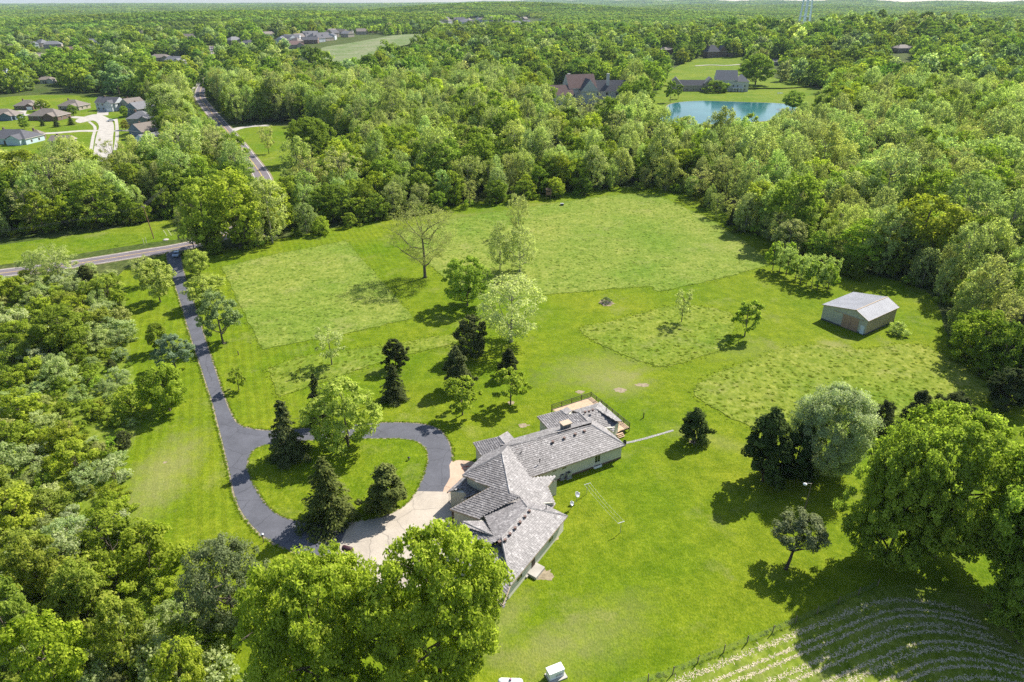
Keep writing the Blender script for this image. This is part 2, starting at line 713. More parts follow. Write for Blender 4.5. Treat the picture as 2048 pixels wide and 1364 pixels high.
LAWN_PX = [(236, 552), (300, 520), (350, 505), (420, 505), (520, 485), (640, 462), (800, 428), (1000, 398), (1200, 380),
           (1345, 372), (1440, 420), (1560, 490), (1660, 530), (1850, 580), (1900, 680), (2000, 740), (2120, 790), (2500, 860),
           (2700, 1100), (2700, 1600), (420, 1600), (470, 1400), (440, 1310), (385, 1230), (330, 1160), (255, 1080), (235, 1010),
           (240, 940), (270, 880), (275, 800), (262, 720), (250, 640)]
sheet('lawn', pxpoly(LAWN_PX, 4), .02, M_lawn)
sheet('verge', pxpoly([(-500, 640), (-400, 540), (-150, 508), (0, 490), (200, 462), (330, 440), (400, 440), (400, 470), (345, 480),
                       (280, 488), (130, 512), (0, 530), (-200, 560)], 3), .015, M_lawn_far)

MEADOWS = [
    [(443, 534), (560, 507), (692, 482), (760, 560), (828, 636), (680, 670), (526, 698), (484, 618)],
    [(800, 464), (880, 443), (1060, 414), (1280, 388), (1390, 425), (1470, 470), (1532, 520), (1500, 541), (1328, 581), (1298, 573),
     (1180, 582), (1075, 591), (985, 602), (930, 585), (880, 548), (835, 505)],
    [(535, 738), (600, 714), (760, 692), (905, 668), (925, 684), (800, 713), (715, 740), (645, 765), (558, 795)],
    [(1163, 655), (1230, 641), (1350, 612), (1440, 620), (1468, 640), (1452, 690), (1398, 714), (1325, 733), (1240, 707), (1180, 677)],
    [(1390, 786), (1420, 752), (1500, 722), (1560, 700), (1620, 690), (1720, 700), (1840, 690), (1950, 750), (1985, 790), (1900, 824), (1760, 835),
     (1640, 880), (1520, 858), (1440, 824)],
]
MEADOW_W = []
for i, m in enumerate(MEADOWS):
    w = jag(catmull([G0(*p) for p in m], 14, True) if i not in (0, 2) else
            [q for k in range(len(m)) for q in [G0(*m[k]).lerp(G0(*m[(k+1) % len(m)]), s/14) for s in range(14)]], .30, i)
    MEADOW_W.append(w)
    sheet('meadow', w, .10, M_meadow if i in (0, 1) else M_meadow_dry, skirt=.12)

# worn, bare patches of earth
for i, (x, y, rx, ry) in enumerate([(1240, 780, 1.3, 1.0), (1160, 784, 1.0, .7), (1047, 851, 1.1, .7), (1285, 770, 1.6, .8), (1213, 606, 2.3, 2.0),
                                    (1022, 806, .7, .7), (1385, 884, .6, .6), (696, 893, .8, .6), (448, 686, .6, .5),
                                    (1088, 1150, 1.4, 1.2), (1106, 1075, .9, .8), (330, 925, .4, .3)]):
    c = G0(x, y)
    pts = []
    rr = random.Random(i)
    for k in range(22):
        a = 2*math.pi*k/22
        s = rr.uniform(.65, 1.15)
        pts.append(Vector((c.x+rx*s*math.cos(a), c.y+ry*s*math.sin(a), 0)))
    sheet('bare_soil', pts, .032, M_soil)

# driveway
DRIVE_OUT = [(334, 508), (343, 545), (360, 600), (384, 680), (404, 740), (424, 800), (437, 850), (452, 910), (462, 955), (470, 990),
             (481, 1018), (500, 1046), (530, 1074), (570, 1096), (610, 1109), (660, 1110), (690, 1100), (760, 1080), (850, 1040),
             (886, 985), (900, 955), (904, 920), (897, 885), (880, 862), (850, 850), (800, 846), (740, 848), (640, 856), (545, 862),
             (502, 858), (478, 850), (466, 836), (450, 800), (430, 740), (408, 672), (386, 602), (366, 540), (358, 505)]
ISLAND = [(494, 930), (503, 905), (530, 890), (600, 882), (700, 878), (790, 877), (830, 882), (851, 896), (857, 916), (852, 940), (843, 965),
          (830, 990), (815, 1008), (795, 1022), (760, 1036), (700, 1045), (640, 1046), (590, 1042), (555, 1030), (530, 1008), (512, 980), (499, 952)]
CONC = [(698, 1047), (760, 1036), (795, 1022), (815, 1008), (834, 983), (886, 984), (905, 988), (940, 1005), (985, 1050), (960, 1120), (880, 1180),
        (760, 1180), (690, 1130), (679, 1092), (691, 1066)]
PATIO = [(903, 923), (955, 926), (985, 950), (975, 985), (940, 1012), (905, 1004), (886, 984), (900, 955)]


def offset(poly, d):
    n = len(poly)
    area = sum(poly[i].x*poly[(i+1) % n].y-poly[(i+1) % n].x*poly[i].y for i in range(n))
    s = 1 if area > 0 else -1
    out = []
    for i in range(n):
        t = (poly[(i+1) % n]-poly[i-1])
        t.z = 0
        if t.length < 1e-6:
            out.append(poly[i].copy())
            continue
        t.normalize()
        out.append(poly[i]+Vector((t.y, -t.x, 0))*d*s)
    return out


dr = catmull([G0(*p) for p in DRIVE_OUT], 6, True)
sheet('driveway_edge', jag(offset(dr, .33), .10, 1), .040, M_dirt)
sheet('driveway', dr, .065, M_drive, skirt=.06)
sheet('patio_path', catmull([G0(*p) for p in PATIO], 3, True), .069, M_patio, skirt=.06)
sheet('concrete_apron', [G0(*p) for p in CONC], .075, M_conc, skirt=.06)
isl = catmull([G0(*p) for p in ISLAND], 6, True)
sheet('island_edge', jag(isl, .08, 4), .085, M_dirt, skirt=.03)
sheet('island_lawn', jag(offset(isl, -.22), .08, 5), .115, M_lawn, skirt=.06)


def ribbon(name, center, w, z, mat, off=0.0, follow=True, sub=8, smooth_it=True):
    c = catmull(center, sub) if smooth_it else center
    verts, faces = [], []
    for i, p in enumerate(c):
        t = c[min(i+1, len(c)-1)]-c[max(i-1, 0)]
        t.z = 0
        t.normalize()
        nrm = Vector((-t.y, t.x, 0))
        for s in (.5, -.5):
            q = p+nrm*(off+s*w)
            h = float(terrain(q.x, q.y)) if follow and math.hypot(q.x, q.y) > 690 else 0.0
            verts.append((q.x, q.y, z+h))
    for i in range(len(c)-1):
        faces.append((2*i+1, 2*i+3, 2*i+2, 2*i))
    me = bpy.data.meshes.new(name)
    me.from_pydata(verts, [], faces)
    me.materials.append(mat)
    if me.polygons[0].normal.z < 0:
        me.flip_normals()
    return tag(link(bpy.data.objects.new(name, me)), kind='structure')


ROAD_PX = [(-420, 628), (-200, 575), (0, 547), (130, 531), (280, 507), (360, 494), (440, 474), (505, 440), (533, 400), (525, 355), (500, 318), (472, 282), (440, 245),
           (412, 212), (400, 192), (404, 172), (420, 150), (432, 128), (428, 108), (424, 92)]
ROAD = [G(*p) for p in ROAD_PX]
ribbon('road_shoulder', ROAD, 8.4, .045, M_dirt)
ribbon('road', ROAD, 6.9, .070, M_road)
for o_ in (-3.2, 3.2):
    ribbon('road_edge_line', ROAD, .18, .076, M_mark_w, o_)
for o_ in (-.14, .14):
    ribbon('road_centre_line', ROAD, .13, .076, M_mark_y, o_)
ribbon('side_road', [G(462, 262), (G(480, 256)), G(510, 252), G(540, 251)], 6, .055, M_conc2)
ribbon('side_road', [G(400, 195), (G(385, 190)), G(370, 182)], 7, .055, M_conc2)
ribbon('footpath', [G(415, 275), G(405, 255), G(390, 240), G(378, 225), G(372, 205), G(385, 180), G(400, 160)], 2.2, .03, M_conc2)

# other lawns
sheet('suburb_lawn', pxpoly([(-200, 225), (0, 195), (120, 190), (240, 198), (330, 220), (345, 250), (330, 300), (200, 318), (0, 310), (-200, 330)], 4), .02, M_lawn_far)
sheet('field', pxpoly([(468, 262), (520, 252), (620, 258), (700, 290), (730, 330), (660, 372), (560, 372), (515, 330), (490, 295)], 4), .02, M_lawn_far)
sheet('road_bank', pxpoly([(380, 205), (400, 215), (430, 245), (462, 280), (492, 318), (470, 318), (430, 300), (405, 290), (385, 250), (372, 225)], 4), .02, M_lawn_far)
sheet('mansion_lawn', pxpoly([(1300, 200), (1330, 172), (1400, 168), (1490, 172), (1560, 170), (1640, 180), (1665, 210), (1620, 240), (1570, 275), (1450, 290),
                              (1330, 285), (1295, 250)], 4), .02, M_lawn_far)
sheet('upper_lawn', pxpoly([(1325, 172), (1338, 145), (1375, 125), (1420, 116), (1500, 116), (1505, 145), (1560, 160), (1620, 172), (1560, 178), (1440, 176)], 3), .9, M_lawn_far, follow=True)
sheet('pasture', pxpoly([(632, 122), (640, 104), (650, 96), (700, 88), (760, 77), (830, 70), (860, 75), (850, 84), (800, 95), (760, 112), (700, 132), (640, 134)], 3), 1.5, M_pasture, follow=True)
sheet('pasture', pxpoly([(1400, 66), (1440, 56), (1520, 52), (1600, 50), (1650, 54), (1600, 60), (1520, 64), (1450, 72)], 3), 2.0, M_pasture, follow=True)
sheet('school_field', pxpoly([(835, 25), (900, 22), (1010, 24), (1080, 24), (1080, 30), (1000, 33), (930, 36), (870, 32)], 2), 6.0, M_pasture, follow=True)
POND_PX = [(1318, 243), (1330, 220), (1345, 207), (1400, 202), (1480, 204), (1560, 207), (1592, 214), (1578, 232), (1530, 242), (1450, 247), (1370, 250)]
sheet('pond_bank', offset(pxpoly(POND_PX, 5), 1.0), .03, M_dirt)
sheet('pond', pxpoly(POND_PX, 6), .05, M_water)

# suburb streets
sheet('street', pxpoly([(152, 240), (185, 229), (205, 231), (222, 240), (228, 252), (226, 275), (222, 320), (188, 320), (192, 275), (198, 252), (186, 241), (160, 246)], 3), .05, M_conc2)
ribbon('street', [G(-60, 232), G(30, 230), G(100, 231), G(170, 236)], 7, .045, M_conc2)
ribbon('street', [G(60, 268), G(110, 266), G(160, 262), G(195, 262)], 6, .045, M_conc2)
ribbon('footpath', [G(232, 238), G(234, 255), G(234, 275), G(231, 300)], 1.8, .055, M_conc2)
ribbon('footpath', [G(178, 243), G(190, 255), G(186, 275), G(182, 300)], 1.6, .055, M_conc2)
ribbon('drive_spur', [G(205, 231), G(206, 224), G(208, 218)], 7, .052, M_conc2, sub=3)
ribbon('drive_spur', [G(228, 262), G(250, 261), G(300, 262), G(405, 262)], 5, .052, M_conc2, sub=3)
ribbon('drive_spur', [G(40, 232), G(42, 226), G(44, 221)], 6, .052, M_conc2, sub=3)
ribbon('drive_spur', [G(1390, 134), G(1420, 132), G(1450, 133), G(1480, 131)], 4, 1.2, M_conc2, sub=3)

# ------------------------------------------------------------------ plants
def cards_mesh(name, C, N, L, W, lv, mat, up=None, fold=.0):
    """many small leaf-sized rhombs: centres C, normals N, lengths L, widths W"""
    n = len(C)
    N = N/np.maximum(np.linalg.norm(N, axis=1, keepdims=True), 1e-6)
    if up is None:
        r = RNG.normal(size=(n, 3))
    else:
        r = up
    U = r-N*np.sum(r*N, axis=1, keepdims=True)
    U /= np.maximum(np.linalg.norm(U, axis=1, keepdims=True), 1e-6)
    Wv = np.cross(N, U)
    L = np.asarray(L).reshape(-1, 1)*np.ones((n, 1))
    W = np.asarray(W).reshape(-1, 1)*np.ones((n, 1))
    V = np.empty((n, 4, 3))
    V[:, 0] = C-U*L*.5
    V[:, 1] = C+Wv*W*.5-U*L*.08
    V[:, 2] = C+U*L*.5-N*L*fold
    V[:, 3] = C-Wv*W*.5-U*L*.08
    me = bpy.data.meshes.new(name)
    me.vertices.add(4*n)
    me.vertices.foreach_set('co', V.reshape(-1).astype(np.float32))
    me.loops.add(4*n)
    me.loops.foreach_set('vertex_index', np.arange(4*n, dtype=np.int32))
    me.polygons.add(n)
    me.polygons.foreach_set('loop_start', np.arange(0, 4*n, 4, dtype=np.int32))
    a = me.attributes.new('lv', 'FLOAT', 'FACE')
    a.data.foreach_set('value', np.asarray(lv, dtype=np.float32))
    me.materials.append(mat)
    me.update()
    me.validate()
    return me


def sph(n):
    v = RNG.normal(size=(n, 3))
    return v/np.linalg.norm(v, axis=1, keepdims=True)


PROFILES = {
    'round': lambda t: np.sqrt(np.clip(1-(2*t-1)**2, 0, 1))**.85,
    'oak': lambda t: np.clip(1-(np.abs(t-.42)/.60)**2.4, 0, 1)**.6,
    'tall': lambda t: np.clip(1-(np.abs(t-.38)/.64)**2.0, 0, 1)**.75,
    'vase': lambda t: np.clip(1-(np.abs(t-.60)/.62)**2.2, 0, 1)**.65,
    'cone': lambda t: np.clip(1.05-t, 0, 1)**.85,
    'egg': lambda t: np.clip(1.05-t, 0, 1)**.95*np.clip(.6+t*4, 0, 1),
    'shrub': lambda t: np.clip(1-(np.abs(t-.35)/.68)**2.2, 0, 1)**.55,
}


def broadleaf(name, h, r, base_frac, ncl, per, leaf, rc, prof='oak', leafmat=None, bark=None, limbs=18, lobes=.22, inner=.35, up_bias=.35,
              trunk_r=None, seed=1, stems=1, droop=0.0, zflat=.85, spread=.5):
    """tapered trunk with limbs out to leaf clumps; returns (wood mesh, foliage mesh)"""
    global RNG
    RNG = np.random.default_rng(seed)
    P = PROFILES[prof]
    # clump centres
    cc = []
    ph = RNG.uniform(0, 6.28, 4)
    zb = h*base_frac
    while len(cc) < ncl:
        t = RNG.uniform(0.0, 1.0)
        a = RNG.uniform(0, 2*math.pi)
        env = float(P(np.array(t)))*(1+lobes*(math.sin(2*a+ph[0]+3*t)+.6*math.sin(3*a+ph[1]-5*t)+.5*math.sin(5*a+ph[2]+9*t)))
        rad = r*env*(1-inner+inner*1.0)*(RNG.uniform(.18, 1.0)**.45)
        if RNG.uniform() > (.25+.75*env):
            continue
        cc.append((rad*math.cos(a), rad*math.sin(a), zb+(h-zb)*(.04+.92*t)-rc*.2))
    cc = np.array(cc)
    rcs = rc*RNG.uniform(.65, 1.25, ncl)
    mid = np.array([0, 0, zb+(h-zb)*.42])
    out = cc-mid
    out /= np.maximum(np.linalg.norm(out, axis=1, keepdims=True), 1e-3)
    # leaves
    idx = np.repeat(np.arange(ncl), per)
    n = len(idx)
    d = sph(n)
    d[:, 2] = d[:, 2]*.8+up_bias*.35
    rr = RNG.uniform(.25, 1.0, n)**.5
    C = cc[idx]+d*(rcs[idx]*rr)[:, None]*np.array([1, 1, zflat])
    C += RNG.normal(size=(n, 3))*rc*.10
    if droop:
        C[:, 2] -= droop*np.hypot(C[:, 0], C[:, 1])/r
    C[:, 2] = np.maximum(C[:, 2], .12)
    N = d*.75+out[idx]*.45+np.array([0, 0, up_bias])+RNG.normal(size=(n, 3))*spread
    lv = np.clip(.46+.17*RNG.normal(size=ncl)[idx]+.13*RNG.normal(size=n)+.16*(rr-.6), 0, 1)
    s = leaf*RNG.uniform(.7, 1.35, n)
    fm = cards_mesh(name+'_foliage', C, N, s, s*.72, lv, leafmat, fold=.12)
    # wood
    mb = MB()
    tr = trunk_r or h*.018
    tops = []
    for k in range(stems):
        lean = RNG.normal(size=2)*(.02 if stems == 1 else .16)*h
        b = RNG.normal(size=2)*(0 if stems == 1 else .25)
        pts = [(b[0]+lean[0]*f**1.5+RNG.normal()*tr*.4*f, b[1]+lean[1]*f**1.5+RNG.normal()*tr*.4*f, -.15+(h*.86+.15)*f) for f in (0, .04, .2, .4, .6, .8, 1.0)]
        rad = [tr*1.5, tr*1.1, tr*.95, tr*.75, tr*.5, tr*.28, tr*.08]
        mb.tube(pts, rad, 7 if stems == 1 else 5)
        tops.append(np.array(pts))
    order = RNG.permutation(ncl)[:limbs]
    far_first = sorted(order, key=lambda j: -np.linalg.norm(cc[j]-mid)+RNG.uniform(0, .5*r))
    nodes, nrad = [], []
    for n_, j in enumerate(far_first):
        c = cc[j]
        tp = tops[j % stems]
        w0 = None
        if n_ >= 9 and stems == 1:
            A = np.array(nodes)
            ok = A[:, 2] < c[2]-.10*np.hypot(A[:, 0]-c[0], A[:, 1]-c[1])
            if ok.any():
                dd = np.linalg.norm(A-c, axis=1)+np.where(ok, 0, 1e6)
                k = int(np.argmin(dd+RNG.uniform(0, .12*r, len(dd))))
                s0 = A[k]
                w0 = nrad[k]*.6
        if w0 is None:
            hh = max(zb*.75, c[2]-.60*math.hypot(c[0], c[1])-.05*h)
            hh = min(hh, h*.62)
            f = np.interp(hh, tp[:, 2], np.arange(len(tp)))
            i0 = int(min(f, len(tp)-2))
            s0 = tp[i0]+(tp[i0+1]-tp[i0])*(f-i0)
            w0 = tr*(1-.75*hh/h)*.62
        L_ = np.linalg.norm(c-s0)
        pl = [s0]
        for q, up_ in ((.3, -.05), (.6, .02), (.82, .03)):
            pl.append(s0+(c-s0)*q+np.array([0, 0, up_*L_])+RNG.normal(size=3)*.055*L_)
        pl.append(c)
        rd = [w0, w0*.78, w0*.55, w0*.34, w0*.14]
        mb.tube(pl, rd, 5, cap=False)
        for p_, q_ in list(zip(pl, rd))[1:4]:
            nodes.append(p_)
            nrad.append(q_)
        if limbs < 100:
            for q in range(2):
                e = c+RNG.normal(size=3)*rc*.9
                mb.tube([pl[3], (pl[3]+e)/2+RNG.normal(size=3)*.15, e], [w0*.3, w0*.2, w0*.08], 4, cap=False)
    wm = mb.mesh(name+'_wood', bark, True)
    return wm, fm


def conifer(name, h, r, nb, per, leafmat, bark, seed=1, droop=.25, base=.06, leaf=.5, power=.85, ragged=.2, clear=0.0, width=.32):
    global RNG
    RNG = np.random.default_rng(seed)
    mb = MB()
    tr = h*.02
    mb.tube([(0, 0, -.1), (0, 0, h*.3), (RNG.normal()*.1, RNG.normal()*.1, h*.7), (0, 0, h*.97)], [tr*1.3, tr, tr*.5, tr*.1], 7)
    Cs, Ns, Us, lvs, Ls = [], [], [], [], []
    for b in range(nb):
        t = (b+RNG.uniform(0, 1))/nb
        t = t**1.15
        z = h*(base+(1-base)*t)
        a = b*2.39996+RNG.normal()*.3
        rad = r*max(.05, (1.02-t))**power*RNG.uniform(1-ragged*1.5, 1+ragged*.6)
        dirv = np.array([math.cos(a), math.sin(a), 0])
        tip = dirv*rad+np.array([0, 0, z-droop*rad*(.5 if t < .7 else -.4)+RNG.normal()*.1])
        root = np.array([0, 0, min(z+.1*rad*(1-t), h*.96)])
        mb.tube([root, (root+tip)/2+np.array([0, 0, .08*rad]), tip], [tr*.3*(1-.7*t), tr*.2*(1-.7*t), .01], 4, cap=False)
        k = max(6, int(per*(.25+rad/r)))
        f = RNG.uniform(.12, 1.04, k)**.75
        side = np.array([-dirv[1], dirv[0], 0])
        wv = RNG.normal(size=k)*width*rad*(1.1-f*.75)*.8
        C = root+(tip-root)*f[:, None]+side*wv[:, None]
        C[:, 2] += .08*rad*np.sin(f*3.1)+RNG.normal(size=k)*.10*(.4+rad*.15)-np.abs(wv)*.25
        U = dirv+side*np.sign(wv)[:, None]*RNG.uniform(.2, 1.0, k)[:, None]+np.array([0, 0, -.15])+RNG.normal(size=(k, 3))*.3
        N = np.array([0, 0, 1.0])+dirv*.55+RNG.normal(size=(k, 3))*.5
        Cs.append(C)
        Us.append(U)
        Ns.append(N)
        lvs.append(np.clip(.35+.35*f+.22*RNG.normal(size=k)+.1*RNG.normal(), 0, 1))
        Ls.append(leaf*RNG.uniform(.6, 1.3, k))
    C = np.vstack(Cs)
    L = np.concatenate(Ls)
    C[:, 2] = np.maximum(C[:, 2], .1)
    fm = cards_mesh(name+'_foliage', C, np.vstack(Ns), L, L*.45, np.concatenate(lvs), leafmat, up=np.vstack(Us), fold=.1)
    return mb.mesh(name+'_wood', bark, True), fm


PROTO = {}      # name -> (wood mesh, foliage mesh, height, radius)


def reg(name, h, r, meshes):
    PROTO[name] = (*meshes, h, r)


# near, finely leaved
reg('big_maple_a', 17, 8.5, broadleaf('big_maple_a', 17, 8.5, .10, 560, 115, .34, .90, 'oak', M_leaf, M_bark, 80, .22, seed=11, spread=.72))
reg('big_maple_b', 17, 8.0, broadleaf('big_maple_b', 17, 8.0, .10, 540, 115, .34, .90, 'round', M_leaf, M_bark, 80, .22, seed=12, spread=.72))
# garden trees
for i in range(3):
    reg(f'maple_{i}', 11, 5.0, broadleaf(f'maple_{i}', 11, 5.0, .16, 110, 95, .40, .95, ('oak', 'round', 'oak')[i], M_leaf, M_bark, 26, .16, seed=20+i))
    reg(f'pale_{i}', 13, 5.2, broadleaf(f'pale_{i}', 13, 5.2, .14, 150, 42, .34, .85, ('round', 'tall', 'vase')[i], M_leaf_pale, M_bark_pale, 60, .16, seed=30+i, trunk_r=.22))
reg('young_maple', 7.8, 2.9, broadleaf('young_maple', 7.8, 2.9, .26, 46, 62, .42, .62, 'oak', M_leaf, M_bark, 18, .2, seed=41, trunk_r=.14))
reg('young_pale', 7.0, 2.4, broadleaf('young_pale', 7.0, 2.4, .2, 60, 30, .27, .5, 'vase', M_leaf_pale, M_bark, 34, .2, seed=42, trunk_r=.10))
reg('sparse_tree', 21, 8.0, broadleaf('sparse_tree', 21, 8.0, .20, 260, 52, .25, 1.25, 'vase', M_leaf_pale, M_bark, 130, .2, seed=43, trunk_r=.40))
reg('round_tree', 13, 6.2, broadleaf('round_tree', 13, 6.2, .12, 170, 85, .40, .95, 'round', M_leaf, M_bark, 24, .08, seed=44))
reg('silver_tree', 14, 6.5, broadleaf('silver_tree', 14, 6.5, .05, 320, 200, .27, 1.05, 'round', M_silver, M_bark, 30, .08, seed=45))
for i in range(2):
    reg(f'spruce_{i}', 10, 3.4, conifer(f'spruce_{i}', 10, 3.4, 120, 80, M_needle, M_bark_dark, 50+i, .35, .05, .42, .72, .26))
    reg(f'cedar_{i}', 8, 3.0, broadleaf(f'cedar_{i}', 8, 3.0, .06, 95, 120, .30, .60, ('egg', 'tall')[i], M_needle, M_bark_dark, 24, .25, seed=54+i, up_bias=.5))
    reg(f'pine_{i}', 12, 4.2, broadleaf(f'pine_{i}', 12, 4.2, .22, 85, 90, .34, .75, ('oak', 'tall')[i], M_pine, M_bark, 40, .22, seed=57+i, up_bias=.6))
reg('umbrella_pine', 11, 6.0, broadleaf('umbrella_pine', 11, 6.0, .10, 300, 95, .24, .75, 'round', M_pine, M_bark, 90, .08, seed=59, up_bias=.6, trunk_r=.3))
reg('tufted_pine', 9.5, 3.4, broadleaf('tufted_pine', 9.5, 3.4, .42, 90, 105, .27, .68, 'oak', M_pine, M_bark_dark, 46, .18, seed=58, up_bias=.6, trunk_r=.24))
# thicket shrubs
for i in range(3):
    reg(f'shrub_{i}', 4.6, 2.6, broadleaf(f'shrub_{i}', 4.6, 2.6, .02, 56, 70, .30, .62, 'shrub', M_leaf, M_bark, 14, .25, seed=60+i, stems=3, trunk_r=.06))
    reg(f'silver_shrub_{i}', 4.0, 2.7, broadleaf(f'silver_shrub_{i}', 4.0, 2.7, .02, 60, 62, .26, .60, 'shrub', M_silver, M_bark, 16, .3, seed=64+i, stems=4, trunk_r=.05, spread=.8))
reg('brown_shrub', 3.8, 2.5, broadleaf('brown_shrub', 3.8, 2.5, .02, 55, 60, .26, .58, 'shrub', M_leaf_pale, M_bark, 18, .28, seed=68, stems=4, trunk_r=.05))
# woodland trees
for i in range(3):
    reg(f'wood_green_{i}', 17, 5.4, broadleaf(f'wood_green_{i}', 17, 5.4, .08, 125, 52, .56, 1.1, ('oak', 'tall', 'round')[i], M_leaf, M_bark, 14, .24, seed=70+i, zflat=1.0))
    reg(f'wood_pale_{i}', 18, 4.8, broadleaf(f'wood_pale_{i}', 18, 4.8, .08, 150, 34, .46, .95, ('tall', 'oak', 'vase')[i], M_leaf_pale, M_bark_pale, 46, .2, seed=74+i, trunk_r=.24, zflat=1.25))
reg('wood_thin', 19, 4.5, broadleaf('wood_thin', 19, 4.5, .18, 110, 18, .45, .9, 'vase', M_leaf_pale, M_bark, 80, .22, seed=78, trunk_r=.28))


def plant(proto, pos, h, r, name, label, cat='tree', group=None, tint=(1, 1, 1), rot=None, lean=None, parts=('trunk', 'crown'), rs=random):
    wood, fol, h0, r0 = PROTO[proto]
    e = empty(name, pos, rs.uniform(0, 6.28) if rot is None else rot)
    e.scale = (r/r0, r/r0, h/h0)
    if lean:
        e.rotation_euler = (lean[0], lean[1], e.rotation_euler[2])
    for nm, me in zip(parts, (wood, fol)):
        o = link(bpy.data.objects.new(nm, me))
        o.parent = e
        o.color = (*tint, 1)
    tag(e, label, cat, group)
    return e


def plant_px(proto, bx, by, ty, hw, name, label, cat='tree', group=None, tint=(1, 1, 1), rot=None, lean=None, hmul=1.0):
    b = G0(bx, by)
    h = height_at(b, ty)
    zc = b.y*CP-(h*.5-CAM_H)*SP
    r = hw*zc/F
    return plant(proto, b, h*hmul, r, name, label, cat, group, tint, rot, lean)


